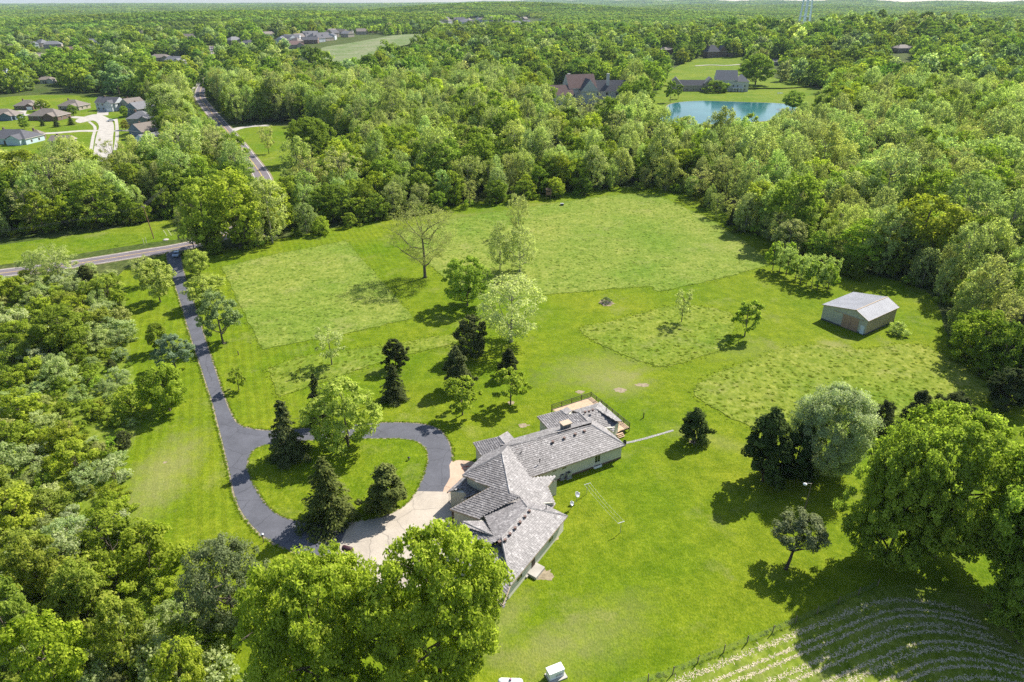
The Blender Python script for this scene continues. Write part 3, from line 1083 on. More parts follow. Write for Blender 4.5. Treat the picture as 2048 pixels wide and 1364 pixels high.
DT = (1, 1, 1)
GARDEN = [
    ('sparse_tree', 850, 555, 408, 60, 'bare_tree', 'tall thinly leafed tree with spreading branches in the open meadow', (.75, .72, .6)),
    ('pale_1', 1000, 540, 440, 24, 'slim_tree', 'slim pale tree, left of the close pair in the meadow', (.9, .92, .8)),
    ('pale_1', 1040, 544, 448, 36, 'slim_tree', 'pale conical tree, right of the close pair in the meadow', (1, 1, .9)),
    ('pale_2', 1036, 470, 385, 20, 'slim_tree', 'thin pale tree standing far up the meadow behind the close pair', (.95, .92, .8)),
    ('round_tree', 935, 612, 514, 47, 'round_tree', 'dense round green tree at the lower edge of the meadow', (.95, 1.05, .9)),
    ('pale_0', 1022, 684, 552, 70, 'pale_tree', 'large pale blossoming tree with broad crown in the middle of the lawn', (1.12, 1.12, 1.05)),
    ('cedar_1', 942, 712, 628, 33, 'cedar', 'dark cedar just left of the large pale tree', (1.3, 1.15, 1.1)),
    ('cedar_0', 914, 778, 690, 36, 'cedar', 'broad dark cedar behind the left young maple', (1.45, 1.3, 1.3)),
    ('cedar_0', 1018, 752, 694, 24, 'cedar', 'small dark cedar right behind the right young maple', (.8, .75, .8)),
    ('cedar_1', 792, 738, 677, 23, 'cedar', 'dark egg-shaped cedar, upper of the two stacked in line on the lawn', (.85, .8, .8)),
    ('spruce_0', 789, 797, 729, 32, 'spruce', 'small dark conical spruce, lower of the two stacked in line on the lawn', (1, .95, .9)),
    ('young_maple', 925, 830, 754, 33, 'young_maple', 'left of the two young bright maples behind the house', (1.1, 1.1, .9)),
    ('young_maple', 1021, 810, 736, 32, 'young_maple', 'right of the two young bright maples behind the house', (1.1, 1.1, .9)),
    ('spruce_1', 640, 845, 748, 28, 'spruce', 'dark narrow spruce behind the broad maple beside the drive', (.8, .8, .85)),
    ('maple_0', 697, 893, 764, 68, 'maple', 'broad light green maple beside the top of the drive loop', (1.35, 1.30, 1.6)),
    ('spruce_0', 579, 915, 800, 46, 'spruce', 'large dark spruce at the left end of the drive island', (1.3, 1.2, 1.2)),
    ('spruce_1', 660, 1042, 916, 62, 'spruce', 'biggest dark conical evergreen in the drive island beside its lower edge', (1.65, 1.5, 1.1)),
    ('cedar_0', 778, 1022, 924, 54, 'cedar', 'ragged grey-green evergreen at the right end of the drive island', (2.0, 1.8, 1.35)),
    ('maple_1', 321, 604, 520, 34, 'drive_tree', 'pale round tree left of the upper drive casting shade on the grass', (1.5, 1.35, 2.2)),
    ('pale_2', 290, 572, 512, 20, 'drive_tree', 'narrow pale tree behind the pale round tree left of the drive', (1, .98, .8)),
    ('maple_2', 398, 552, 496, 24, 'drive_tree', 'small pale tree right of the drive, nearest to the road', (1.4, 1.3, 1.8)),
    ('maple_1', 417, 612, 552, 37, 'drive_tree', 'pale tree right of the drive behind the tall pine', (1.5, 1.38, 2.0)),
    ('pine_0', 446, 686, 580, 38, 'pine', 'tall soft-needled pine with bare trunk right of the drive', (1.15, 1.2, .95)),
    ('maple_1', 323, 702, 646, 23, 'drive_tree', 'small dark green tree behind the bluish pine left of the drive', (.85, .85, .7)),
    ('pine_1', 352, 740, 668, 34, 'pine', 'bluish bushy pine left of the drive', (.95, 1.05, 1.25)),
    ('maple_2', 340, 822, 724, 44, 'drive_tree', 'dense rounded bright green maple left of the drive bend', (.95, 1.0, .7)),
    ('young_maple', 478, 780, 735, 17, 'young_tree', 'smallest young tree right of the drive on the mown strip', (1, 1, .8)),
    ('young_pale', 664, 730, 658, 30, 'young_tree', 'pale young tree with thin trunk in the strip of rough grass', (1.1, 1.1, 1)),
    ('young_pale', 1363, 644, 577, 20, 'young_tree', 'thin pale young tree in the rough oval near the barn', (1, 1, .9)),
    ('young_maple', 1489, 673, 600, 28, 'young_tree', 'young leafy tree at the right tip of the rough oval', (1.05, 1.1, 1)),
    ('cedar_0', 1386, 884, 814, 36, 'cedar', 'lone dark evergreen with bare trunk right of the deck', (1.05, 1.15, .85)),
    ('silver_tree', 1650, 945, 775, 76, 'silver_tree', 'large silvery round tree right of the yard', (1.05, 1.05, .95)),
    ('cedar_0', 1525, 962, 812, 62, 'cedar', 'big dark cedar left of the silvery round tree', (1.0, 1.1, .85)),
    ('cedar_1', 1585, 955, 850, 40, 'cedar', 'dark cedar partly hidden behind the silvery round tree', (.7, .85, .7)),
    ('cedar_1', 1755, 870, 800, 26, 'cedar', 'small dark cedar just right of the silvery round tree', (.95, .9, .9)),
    ('cedar_0', 1830, 845, 778, 33, 'cedar', 'middle dark cedar of the row above the big right maple', (.95, .9, .9)),
    ('cedar_1', 1905, 850, 785, 36, 'cedar', 'right dark cedar of the row above the big right maple', (.95, .9, .9)),
    ('cedar_1', 2012, 815, 738, 42, 'cedar', 'dark cedar at the right edge of the rough grass near the frame', (.9, .9, .9)),
    ('umbrella_pine', 476, 1258, 1084, 84, 'pine', 'grey-green round-topped pine beside the bottom of the drive', (.86, .84, .78)),
    ('big_maple_b', 1866, 1112, 826, 132, 'big_maple', 'huge bright maple on the right, largest of the right group', (1.05, 1.08, .95)),
    ('big_maple_a', 1770, 1130, 860, 88, 'big_maple', 'left front maple of the right group shading the fence', (.95, 1.0, .9)),
    ('big_maple_b', 2040, 1200, 880, 130, 'big_maple', 'right front maple of the right group, cut by the frame edge', (.95, 1.05, .95)),
    ('big_maple_a', 2035, 1285, 1080, 76, 'maple', 'low leafy maple at the lower right corner above the hay rows', (.85, .95, .9)),
    ('big_maple_a', 652, 1432, 1108, 130, 'big_maple', 'bright maple at the bottom, left of the pair hiding the house corner', (1.12, 1.12, .8)),
    ('big_maple_b', 884, 1402, 1062, 134, 'big_maple', 'bright maple at the bottom, right of the pair hiding the house corner', (1.18, 1.16, .85)),
    ('shrub_1', 1797, 668, 645, 17, 'shrub', 'pale round bush against the corner of the barn', (1.6, 1.5, 3.0)),
    ('silver_shrub_2', 1213, 606, 595, 9, 'shrub', 'small dark bush growing on the brush heap in the lawn', (.55, .6, .6)),
    ('shrub_0', 915, 1003, 984, 10, 'shrub', 'small green bush beside the entry gable', (.9, .9, .9)),
    ('big_maple_a', 625, 325, 232, 42, 'field_tree', 'lone dark green tree in the small field beyond the road', (.8, .85, .8)),
    ('young_pale', 538, 308, 250, 17, 'field_tree', 'thin pale tree in the small field beside the road', (1, .95, .8)),
    ('round_tree', 440, 315, 250, 26, 'roadside_tree', 'dense round green tree beside the far road', (1, 1.05, .9)),
    ('pale_0', 345, 262, 165, 36, 'roadside_tree', 'tall pale tree between the suburb houses and the road', (.95, 1, .8)),
    ('wood_green_0', 418, 500, 352, 44, 'roadside_tree', 'tall bright tree over the road right of the driveway mouth', (1.1, 1.1, .9)),
    ('wood_green_2', 482, 496, 336, 54, 'roadside_tree', 'bright broad tree behind the driveway mouth, right of the road', (1.2, 1.15, .8)),
    ('wood_pale_1', 545, 486, 352, 34, 'roadside_tree', 'loose pale tree right of the broad bright tree by the road', (1.05, 1.05, .85)),
    ('pale_1', 388, 498, 395, 24, 'roadside_tree', 'thin pale tree at the driveway mouth', (.8, .78, .7)),
    ('pale_2', 120, 560, 490, 36, 'roadside_tree', 'pale thin tree in front of the road at the left', (.95, .98, .8)),
    ('pale_1', 75, 560, 500, 26, 'roadside_tree', 'small pale tree left in front of the road', (.9, .95, .8)),
    ('round_tree', 1585, 218, 180, 22, 'willow', 'round willow at the right end of the pond', (1, 1.1, 1.2)),
    ('young_maple', 1356, 198, 168, 8, 'pond_tree', 'left small tree on the mansion lawn above the pond', (.7, .8, .7)),
    ('young_maple', 1340, 205, 160, 10, 'pond_tree', 'taller small tree left of the pond on the mansion lawn', (.8, .9, .7)),
    ('shrub_2', 1432, 185, 160, 20, 'shrub', 'dark rounded bush in front of the pond mansion', (.7, .8, .7)),
    ('maple_1', 1510, 172, 108, 34, 'maple', 'tall dark tree right of the pond mansion', (.8, .9, .8)),
    ('spruce_0', 86, 252, 236, 6, 'spruce', 'leftmost of the three little conifers on the suburb green', (1, 1.1, 1)),
    ('spruce_0', 114, 254, 233, 8, 'spruce', 'middle one of the three little conifers on the suburb green', (1, 1.1, 1)),
    ('spruce_0', 143, 250, 232, 8, 'spruce', 'rightmost of the three little conifers on the suburb green', (1, 1.1, 1)),
    ('maple_1', 88, 222, 198, 14, 'maple', 'bright small tree between the back suburb houses', (1.2, 1.15, .9)),
    ('maple_2', 148, 232, 208, 9, 'maple', 'small tree at the suburb street corner', (.8, .9, .8)),
    ('maple_0', 50, 258, 228, 10, 'maple', 'left small tree on the suburb green', (.8, .9, .8)),
    ('maple_1', 250, 235, 212, 8, 'maple', 'small tree between the blue houses and the street', (.9, 1, .8)),
    ('maple_0', 252, 260, 240, 8, 'maple', 'small reddish-green tree by the lowest suburb houses', (1, .8, .8)),
]
for (pr, bx, by, ty, hw, nm, lab, ti) in GARDEN:
    cat = 'shrub' if 'shrub' in nm else 'tree'
    plant_px(pr, bx, by, ty, hw, nm, lab, cat, None, ti)

# leaning pine by the yard lamp
lp = G0(1572, 1138)
plant('tufted_pine', lp, 8.8, 3.2, 'pine', 'leaning dark-trunked pine with a tufted top below the yard lamp', 'tree', None, (.95, .88, .90), 0.4, (-0.12, .36))

# orchard of little trees by the barn
rs = random.Random(5)
for k, (bx, by) in enumerate([(1545, 540), (1558, 546), (1572, 551), (1590, 561), (1600, 568), (1612, 572), (1622, 577), (1634, 579), (1645, 581), (1655, 580), (1662, 572), (1640, 566), (1575, 541), (1610, 556)]):
    plant_px('young_pale' if k % 3 else 'young_maple', bx, by, by-rs.uniform(48, 62), rs.uniform(14, 19), 'grove_tree',
             'little thin-stemmed tree in the small grove left of the barn', 'tree', 'little trees in the grove by the barn', (.95, 1.05, .75))


# ---- thicket left of the drive
THICKET = [(-160, 600), (-60, 575), (0, 566), (130, 552), (232, 560), (246, 640), (258, 720), (272, 800), (262, 880), (236, 940), (228, 1010), (250, 1080),
           (325, 1165), (380, 1240), (432, 1310), (462, 1400), (462, 1460), (-400, 1460), (-300, 900)]


def poisson(poly_px, dmin, seed, tries, bounds=None):
    r = np.random.default_rng(seed)
    W = [G0(*p) for p in poly_px]
    xs = [p.x for p in W]
    ys = [p.y for p in W]
    poly = [(p.x, p.y) for p in W]
    pts = []
    cell = {}
    X = r.uniform(min(xs), max(xs), tries)
    Y = r.uniform(min(ys), max(ys), tries)
    ok = in_poly(X, Y, poly)
    for x, y in zip(X[ok], Y[ok]):
        i, j = int(x//dmin), int(y//dmin)
        if any((x-a)**2+(y-b)**2 < dmin*dmin for di in (-1, 0, 1) for dj in (-1, 0, 1) for a, b in cell.get((i+di, j+dj), ())):
            continue
        cell.setdefault((i, j), []).append((x, y))
        pts.append((x, y))
    return np.array(pts)


sheet('scrub_grass', pxpoly([(-160, 596), (0, 562), (130, 548), (240, 556), (252, 640), (264, 720), (276, 800), (270, 880), (240, 940), (235, 1010), (255, 1080), (330, 1160),
                             (385, 1230), (440, 1310), (470, 1400), (470, 1500), (-500, 1500), (-300, 900)], 3), .024, M_meadow_dry)
pts = poisson(THICKET, 3.75, 3, 30000)
px, py = PXv(pts[:, 0], pts[:, 1], np.full(len(pts), 2.0))
keep = (px > -40) & (px < 560) & (py < 1400)
pts = pts[keep]
TH = [('shrub_0', (1.12, 1.12, .85), 'bright green leafy shrub in the thicket left of the drive', 1.1),
      ('shrub_1', (.82, .9, .75), 'dark green leafy shrub in the thicket left of the drive', 1.0),
      ('shrub_2', (.95, .95, 1.0), 'mid green leafy shrub in the thicket left of the drive', 1.05),
      ('silver_shrub_0', (1.0, 1.05, .85), 'grey-green feathery shrub in the thicket left of the drive', 1.0),
      ('silver_shrub_1', (1.15, 1.15, 1.1), 'silvery grey shrub in the thicket left of the drive', .9),
      ('silver_shrub_2', (.9, .95, .7), 'dull sage shrub in the thicket left of the drive', 1.0),
      ('brown_shrub', (.82, .80, .6), 'olive-brown shrub in the thicket left of the drive', .9),
      ('cedar_1', (1.25, 1.15, 1.1), 'dark brownish cedar bush in the thicket left of the drive', .75)]
TW = np.array([.20, .10, .16, .18, .13, .11, .09, .03])
rgen = np.random.default_rng(9)


def thicket_label(lab, x, y):
    bx, by = PXv(np.array(x), np.array(y), np.array(0.0))
    b = ('in the topmost thicket' if by < 640 else 'in the upper thicket' if by < 760 else 'in the middle thicket' if by < 900 else 'in the lower thicket' if by < 1060 else 'in the near thicket' if by < 1220 else 'in the nearest thicket')
    lim = 90 if by < 900 else 120
    c = 'far left' if bx < lim else ('facing the drive' if bx > 190 + max(0, (float(by)-1050)*.45) else 'amid it')
    return lab.split(' in the thicket')[0]+f' {b}, {c}'


order = np.argsort(np.hypot(pts[:, 0], pts[:, 1]))
BIGTREE = set()
for n_, i in enumerate(order[:300]):
    x, y = pts[i]
    near = smooth(110, 60, y)
    w = TW*np.array([1+1.2*near, 1, 1+1.0*near, 1, 1-.5*near, 1, 1-.6*near, 1])
    k = rgen.choice(len(TH), p=w/w.sum())
    pr, ti, lab, sc_ = TH[k]
    h0, r0 = PROTO[pr][2:]
    s = sc_*rgen.choice((.45, .62, .8, 1.0, 1.2))*rgen.uniform(.85, 1.1)*(1+.18*near)
    if k == 7:
        s *= .8
    jj = rgen.uniform(.82, 1.15)
    tj = tuple(float(c*jj*q_) for c, q_ in zip(ti, (rgen.uniform(.98, 1.08), 1.0, rgen.uniform(.8, 1.05))))
    plant(pr, (x, y, 0), h0*s*rgen.uniform(.85, 1.15), r0*s, 'thicket_shrub', thicket_label(lab, x, y), 'shrub', 'shrubs of the thicket left of the drive', tj,
          float(rgen.uniform(0, 6.28)), parts=('stem', 'foliage'))
for (pr, bx, by, ty, hw, lab, ti) in [
        ('maple_1', 135, 705, 615, 52, 'dark round tree standing out of the thicket left of the drive', (.70, .74, .6)),
        ('maple_2', 45, 700, 640, 36, 'rounded bright green tree in the upper left of the thicket', (1, 1.02, .7)),
        ('maple_0', 262, 1335, 1200, 46, 'leafy small tree at the lower right tip of the thicket', (1.05, 1.0, .9)),
        ('maple_2', 388, 1430, 1275, 52, 'bright leafy tree at the bottom of the thicket beside the round pine', (1.15, 1.1, .75)),
        ('maple_1', 130, 1400, 1240, 70, 'bright green sapling clump at the bottom left of the thicket', (1.1, 1.12, .6)),
        ('maple_0', 30, 1300, 1160, 60, 'leafy tree at the left frame edge low in the thicket', (.9, .95, .9)),
        ('maple_1', 175, 1235, 1130, 44, 'mid-green tree in the lower part of the thicket', (.95, .95, .9)),
        ('maple_2', 90, 1190, 1070, 50, 'olive-green tree in the lower left of the thicket', (.95, .88, .8))]:
    plant_px(pr, bx, by, ty, hw, 'thicket_tree', lab, 'tree', None, ti)

# ---- woodland: the trees that show largest as things of their own, the rest as one mass
WOOD_PX = [(-500, 560), (-150, 500), (0, 484), (200, 460), (345, 442), (375, 470), (398, 505), (440, 512), (520, 492), (640, 470), (800, 437), (1000, 408),
           (1200, 388), (1335, 381), (1385, 408), (1425, 432), (1530, 505), (1560, 518), (1620, 520), (1700, 560), (1790, 578), (1835, 592), (1870, 650), (1905, 720), (1990, 770),
           (2060, 800), (2300, 840), (2500, 860), (2900, 400), (2500, 60), (-500, 60)]
CLEAR_PX = [
    [(-200, 212), (0, 188), (110, 180), (250, 190), (300, 205), (330, 225), (342, 320), (318, 368), (150, 382), (0, 378), (-200, 398)],
    [(462, 250), (520, 245), (640, 252), (705, 285), (735, 330), (670, 385), (560, 385), (505, 340), (480, 290)],
    [(368, 180), (410, 178), (440, 230), (480, 270), (515, 325), (500, 345), (440, 318), (405, 300), (385, 250)],
    [(1295, 195), (1325, 165), (1340, 138), (1390, 120), (1500, 115), (1500, 150), (1560, 165), (1640, 175), (1670, 212), (1630, 245), (1580, 300), (1440, 308), (1330, 300), (1290, 250)],
    [(1085, 205), (1100, 170), (1240, 165), (1250, 205), (1245, 275), (1100, 278)],
    [(400, 90), (440, 90), (445, 150), (420, 180), (385, 185), (395, 150), (415, 130)],
    [(300, 118), (390, 112), (390, 145), (310, 148)],
    [(600, 150), (628, 110), (650, 90), (760, 72), (868, 66), (872, 90), (820, 118), (740, 146), (680, 156)],
    [(1390, 70), (1440, 52), (1660, 47), (1660, 62), (1520, 70)],
]
CLEAR_W = [[(G(*p).x, G(*p).y) for p in c] for c in CLEAR_PX]
WOOD_W = []
for p in WOOD_PX:
    q = G0(*p) if p[1] > 70 else G0(p[0], 100)
    WOOD_W.append((q.x, q.y))
ROADC = np.array([(p.x, p.y) for p in catmull(ROAD, 8)])


def wood_candidates(r0, r1, sp, seed):
    r = np.random.default_rng(seed)
    xs = np.arange(-r1*.95, r1*.95, sp)
    ys = np.arange(max(60, r0*.5), r1, sp)
    X, Y = np.meshgrid(xs, ys)
    X = X+r.uniform(-.42, .42, X.shape)*sp
    Y = Y+r.uniform(-.42, .42, Y.shape)*sp
    X, Y = X.ravel(), Y.ravel()
    D = np.hypot(X, Y)
    ok = (D > r0) & (D <= r1)
    X, Y = X[ok], Y[ok]
    Z = terrain(X, Y)
    px, py = PXv(X, Y, Z+8)
    ok = (px > -70) & (px < 2118)
    X, Y, Z = X[ok], Y[ok], Z[ok]
    if r1 < 1250:
        ok = in_poly(X, Y, WOOD_W)
    else:
        ok = np.ones(len(X), bool)
    for c in CLEAR_W:
        ok &= ~in_poly(X, Y, c)
    X, Y, Z = X[ok], Y[ok], Z[ok]
    d2 = np.full(len(X), 1e9)
    for (a, b) in ROADC:
        d2 = np.minimum(d2, (X-a)**2+(Y-b)**2)
    ok = d2 > 8.5**2
    return X[ok], Y[ok], Z[ok]


def patch_noise(x, y):
    return (np.sin(x/47+1)*np.cos(y/39+.5)+.7*np.sin(x/21-y/27)+.5*np.sin(x/90+y/70+2))/2.2


X, Y, Z = wood_candidates(90, 620, 7.0, 21)
rw = np.random.default_rng(33)
D = np.hypot(X, Y)
pn = patch_noise(X, Y)
right_pale = smooth(0, 90, X)*smooth(120, 200, Y)*smooth(430, 300, Y)
kind_u = rw.uniform(0, 1, len(X))
pale_p = np.clip(.48+.28*pn+.22*right_pale, .12, .88)
is_pale = kind_u < pale_p
SZ = np.exp(rw.normal(0, .27, len(X)))
H_ = np.clip(15.0*SZ**.75*rw.uniform(.88, 1.12, len(X)), 6.5, 24)*(.9+.15*smooth(200, 400, D))
# the wood's margin is lower
edge_px = [(G0(*p).x, G0(*p).y) for p in WOOD_PX[:24]]
ed = np.full(len(X), 1e9)
for (a, b), (c, d) in zip(edge_px[:-1], edge_px[1:]):
    t = np.clip(((X-a)*(c-a)+(Y-b)*(d-b))/((c-a)**2+(d-b)**2), 0, 1)
    ed = np.minimum(ed, np.hypot(X-a-t*(c-a), Y-b-t*(d-b)))
H_ *= .55+.45*smooth(0, 14, ed)
# lower growth right behind the barn and beside the right-hand meadow
R_ = np.clip(4.7*SZ*rw.uniform(.85, 1.15, len(X)), 2.2, 8.5)*(.7+.3*smooth(0, 12, ed))
R_ = np.where(is_pale, R_*.82, R_*1.05)
H_ = np.where(is_pale, H_*1.18, H_*1.05)
px, py = PXv(X, Y, Z+H_*.8)
vis = (px > -20) & (px < 2068) & (py > 0)
order = [i for i in np.argsort(D) if vis[i]]
N_IND = 300
ind = set(order[:N_IND])
WL = {'g0': 'mid green tree', 'g1': 'dark green tree', 'g2': 'yellow-green tree', 'p0': 'pale grey-green tree', 'p1': 'pale tan tree', 't0': 'thin bare-branched tree', 'c0': 'dark cedar'}
NTH = {}


def nth_label(base, x):
    """remember who carries a label; told apart afterwards by order from the left"""
    NTH.setdefault(base, []).append(x)
    return base


def wood_label(lk, i):
    bx, by = PXv(X[i], Y[i], 0.0)
    row = 'front-row' if ed[i] < 6 else ('second-row' if ed[i] < 13 else 'inner')
    if bx < 120:
        z = 'beyond the road, far left'
    elif bx < 390:
        z = 'beyond the road near the pole'
    elif bx < 600:
        z = 'right of the driveway mouth'
    elif bx < 850:
        z = 'behind the left meadow'
    elif bx < 1120:
        z = 'behind the meadow near the hide'
    elif bx < 1400:
        z = 'behind the right meadow'
    elif by < 520 and bx < 1640:
        z = 'at the right side of the meadow'
    elif by < 600 and bx < 1850:
        z = 'behind the barn'
    elif bx < 1900:
        z = 'right of the barn'
    else:
        z = 'at the right frame edge'
    return f'{row} {WL[lk]} {z}'


def wood_tint(i):
    u = rw.uniform()
    dark_right = smooth(85, 120, X[i])*smooth(190, 150, Y[i])
    if is_pale[i]:
        if u < .16:
            return 'wood_thin', (.88, .86, .7), 't0'
        if u < .55:
            return f'wood_pale_{rw.integers(3)}', (.84, .95, .72), 'p0'
        return f'wood_pale_{rw.integers(3)}', (.90, .92, .72), 'p1'
    if u > .965:
        return f'spruce_{rw.integers(2)}', (1.0, 1.0, .9), 'c0'
    if dark_right > .5 and u < .5:
        return f'cedar_{rw.integers(2)}', (.9, .85, .9), 'c0'
    if u < .38:
        return f'wood_green_{rw.integers(3)}', (.92, .98, .75), 'g0'
    if u < .72:
        return f'wood_green_{rw.integers(3)}', (.70, .80, .66), 'g1'
    return f'wood_green_{rw.integers(3)}', (1.15, 1.12, .75), 'g2'


rest = []
for i in range(len(X)):
    pr, ti, lk = wood_tint(i)
    j = rw.uniform(.74, 1.22)
    ti = (ti[0]*j*rw.uniform(.94, 1.06), ti[1]*j, ti[2]*j*rw.uniform(.85, 1.15))
    if i in ind:
        plant(pr, (X[i], Y[i], 0), H_[i], R_[i]*(1.15 if pr.startswith('cedar') else 1), 'woodland_tree', wood_label(lk, i), 'tree', 'trees of the wood around the meadow', ti, float(rw.uniform(0, 6.28)))
    else:
        rest.append((X[i], Y[i], Z[i], pr, H_[i], R_[i], ti))


# geometry-node scatter
def far_copy(me, mat):
    m = me.copy()
    m.materials.clear()
    m.materials.append(mat)
    return m


def join_meshes(name, a, b):
    """wood + foliage in one mesh with two materials (for the massed trees)"""
    na, nb = len(a.vertices), len(b.vertices)
    va = np.empty(na*3, np.float32)
    vb = np.empty(nb*3, np.float32)
    a.vertices.foreach_get('co', va)
    b.vertices.foreach_get('co', vb)
    me = bpy.data.meshes.new(name)
    la, lb = len(a.loops), len(b.loops)
    ia = np.empty(la, np.int32)
    ib = np.empty(lb, np.int32)
    a.loops.foreach_get('vertex_index', ia)
    b.loops.foreach_get('vertex_index', ib)
    sa = np.empty(len(a.polygons), np.int32)
    sb = np.empty(len(b.polygons), np.int32)
    a.polygons.foreach_get('loop_start', sa)
    b.polygons.foreach_get('loop_start', sb)
    me.vertices.add(na+nb)
    me.vertices.foreach_set('co', np.concatenate([va, vb]))
    me.loops.add(la+lb)
    me.loops.foreach_set('vertex_index', np.concatenate([ia, ib+na]))
    me.polygons.add(len(sa)+len(sb))
    me.polygons.foreach_set('loop_start', np.concatenate([sa, sb+la]))
    lv = np.full(len(sa)+len(sb), .5, np.float32)
    t = np.empty(len(sb), np.float32)
    b.attributes['lv'].data.foreach_get('value', t)
    lv[len(sa):] = t
    me.materials.append(a.materials[0])
    me.materials.append(b.materials[0])
    me.polygons.foreach_set('material_index', np.concatenate([np.zeros(len(sa), np.int32), np.ones(len(sb), np.int32)]))
    at = me.attributes.new('lv', 'FLOAT', 'FACE')
    at.data.foreach_set('value', lv)
    me.update()
    me.validate()
    return me


def scatter(name, protos, P, I, ROT, SCL, TINT, label, cat):
    """one object: points that carry copies of the protos (meshes)"""
    col = bpy.data.collections.new(name+'_sources')
    for k, me in enumerate(protos):
        col.objects.link(bpy.data.objects.new(f'{name}_source_{k:02d}', me))
    me = bpy.data.meshes.new(name)
    n = len(P)
    me.vertices.add(n)
    me.vertices.foreach_set('co', np.asarray(P, np.float32).ravel())
    a = me.attributes.new('pick', 'INT', 'POINT')
    a.data.foreach_set('value', np.asarray(I, np.int32))
    a = me.attributes.new('turn', 'FLOAT_VECTOR', 'POINT')
    a.data.foreach_set('vector', np.asarray(ROT, np.float32).ravel())
    a = me.attributes.new('size', 'FLOAT_VECTOR', 'POINT')
    a.data.foreach_set('vector', np.asarray(SCL, np.float32).ravel())
    a = me.attributes.new('tint', 'FLOAT_COLOR', 'POINT')
    T4 = np.ones((n, 4), np.float32)
    T4[:, :3] = TINT
    a.data.foreach_set('color', T4.ravel())
    o = link(bpy.data.objects.new(name, me))
    ng = bpy.data.node_groups.new(name+'_nodes', 'GeometryNodeTree')
    ng.interface.new_socket('Geometry', in_out='INPUT', socket_type='NodeSocketGeometry')
    ng.interface.new_socket('Geometry', in_out='OUTPUT', socket_type='NodeSocketGeometry')
    gi = ng.nodes.new('NodeGroupInput')
    go = ng.nodes.new('NodeGroupOutput')
    ci = ng.nodes.new('GeometryNodeCollectionInfo')
    ci.inputs['Collection'].default_value = col
    ci.inputs['Separate Children'].default_value = True
    ci.inputs['Reset Children'].default_value = True
    ip = ng.nodes.new('GeometryNodeInstanceOnPoints')
    ip.inputs['Pick Instance'].default_value = True

    def na(nm, typ):
        x = ng.nodes.new('GeometryNodeInputNamedAttribute')
        x.data_type = typ
        x.inputs['Name'].default_value = nm
        return x.outputs['Attribute']
    ng.links.new(gi.outputs[0], ip.inputs['Points'])
    ng.links.new(ci.outputs[0], ip.inputs['Instance'])
    ng.links.new(na('pick', 'INT'), ip.inputs['Instance Index'])
    e2r = ng.nodes.new('FunctionNodeEulerToRotation')
    ng.links.new(na('turn', 'FLOAT_VECTOR'), e2r.inputs[0])
    ng.links.new(e2r.outputs[0], ip.inputs['Rotation'])
    ng.links.new(na('size', 'FLOAT_VECTOR'), ip.inputs['Scale'])
    ng.links.new(ip.outputs[0], go.inputs[0])
    md = o.modifiers.new('scatter', 'NODES')
    md.node_group = ng
    tag(o, label, cat, None, 'stuff')
    return o


def far_variant(key, mat):
    wood, fol, h0, r0 = PROTO[key]
    return join_meshes(key+'_far', wood, far_copy(fol, mat)), h0, r0


FARP = {}
for i in range(3):
    FARP[f'wood_green_{i}'] = far_variant(f'wood_green_{i}', M_leaf_far)
    FARP[f'wood_pale_{i}'] = far_variant(f'wood_pale_{i}', M_leaf_far_pale)
FARP['wood_thin'] = far_variant('wood_thin', M_leaf_far_pale)
M_needle_far = leaf_mat('needle_far', (.032, .048, .018), (.115, .145, .052), .3, 'INST')
for i in range(2):
    FARP[f'spruce_{i}'] = far_variant(f'spruce_{i}', M_needle_far)
    FARP[f'cedar_{i}'] = far_variant(f'cedar_{i}', M_needle_far)
keys = sorted(FARP)
scatter('woodland', [FARP[k][0] for k in keys],
        [(a[0], a[1], a[2]) for a in rest], [keys.index(a[3]) for a in rest],
        [(0, 0, rw.uniform(0, 6.28)) for a in rest],
        [(a[5]/FARP[a[3]][2], a[5]/FARP[a[3]][2], a[4]/FARP[a[3]][1]) for a in rest],
        [a[6] for a in rest], 'mixed green woodland behind the first trees around the meadow', 'woodland')

# undergrowth along the wood edge and in the thicket
under = [broadleaf(f'under_{i}', 2.2, 1.7, .0, 22, 30, .34, .5, 'shrub', M_leaf_far, M_bark, 5, .25, seed=90+i, stems=3, trunk_r=.03) for i in range(2)]
UP = [join_meshes('undergrowth_bush', w, f) for w, f in under]
ru = np.random.default_rng(55)
m = (ed < 10) & (D < 480)
ux = np.concatenate([X[m]+ru.uniform(-3.5, 3.5, m.sum()) for _ in range(3)])
uy = np.concatenate([Y[m]+ru.uniform(-3.5, 3.5, m.sum()) for _ in range(3)])
ok = in_poly(ux, uy, WOOD_W)
ux, uy = ux[ok], uy[ok]
d2 = np.full(len(ux), 1e9)
for (a, b) in ROADC:
    d2 = np.minimum(d2, (ux-a)**2+(uy-b)**2)
ux, uy = ux[d2 > 49], uy[d2 > 49]
tp = poisson(THICKET, 3.0, 77, 30000)
ux = np.concatenate([ux, tp[:, 0]])
uy = np.concatenate([uy, tp[:, 1]])
ntp = len(tp)
nU = len(ux)
us = ru.uniform(.5, 1.5, nU)
us[-ntp:] *= .6
ut = np.array([(.85, .9, .7)])*ru.uniform(.65, 1.25, (nU, 1))*ru.uniform(.9, 1.1, (nU, 3))
scatter('undergrowth', UP, np.stack([ux, uy, np.zeros(nU)], 1), ru.integers(0, 2, nU), np.stack([np.zeros(nU), np.zeros(nU), ru.uniform(0, 6.28, nU)], 1),
        np.stack([us, us, us*ru.uniform(.7, 1.3, nU)], 1), ut, 'low green undergrowth along the wood edges and in the thicket', 'undergrowth')

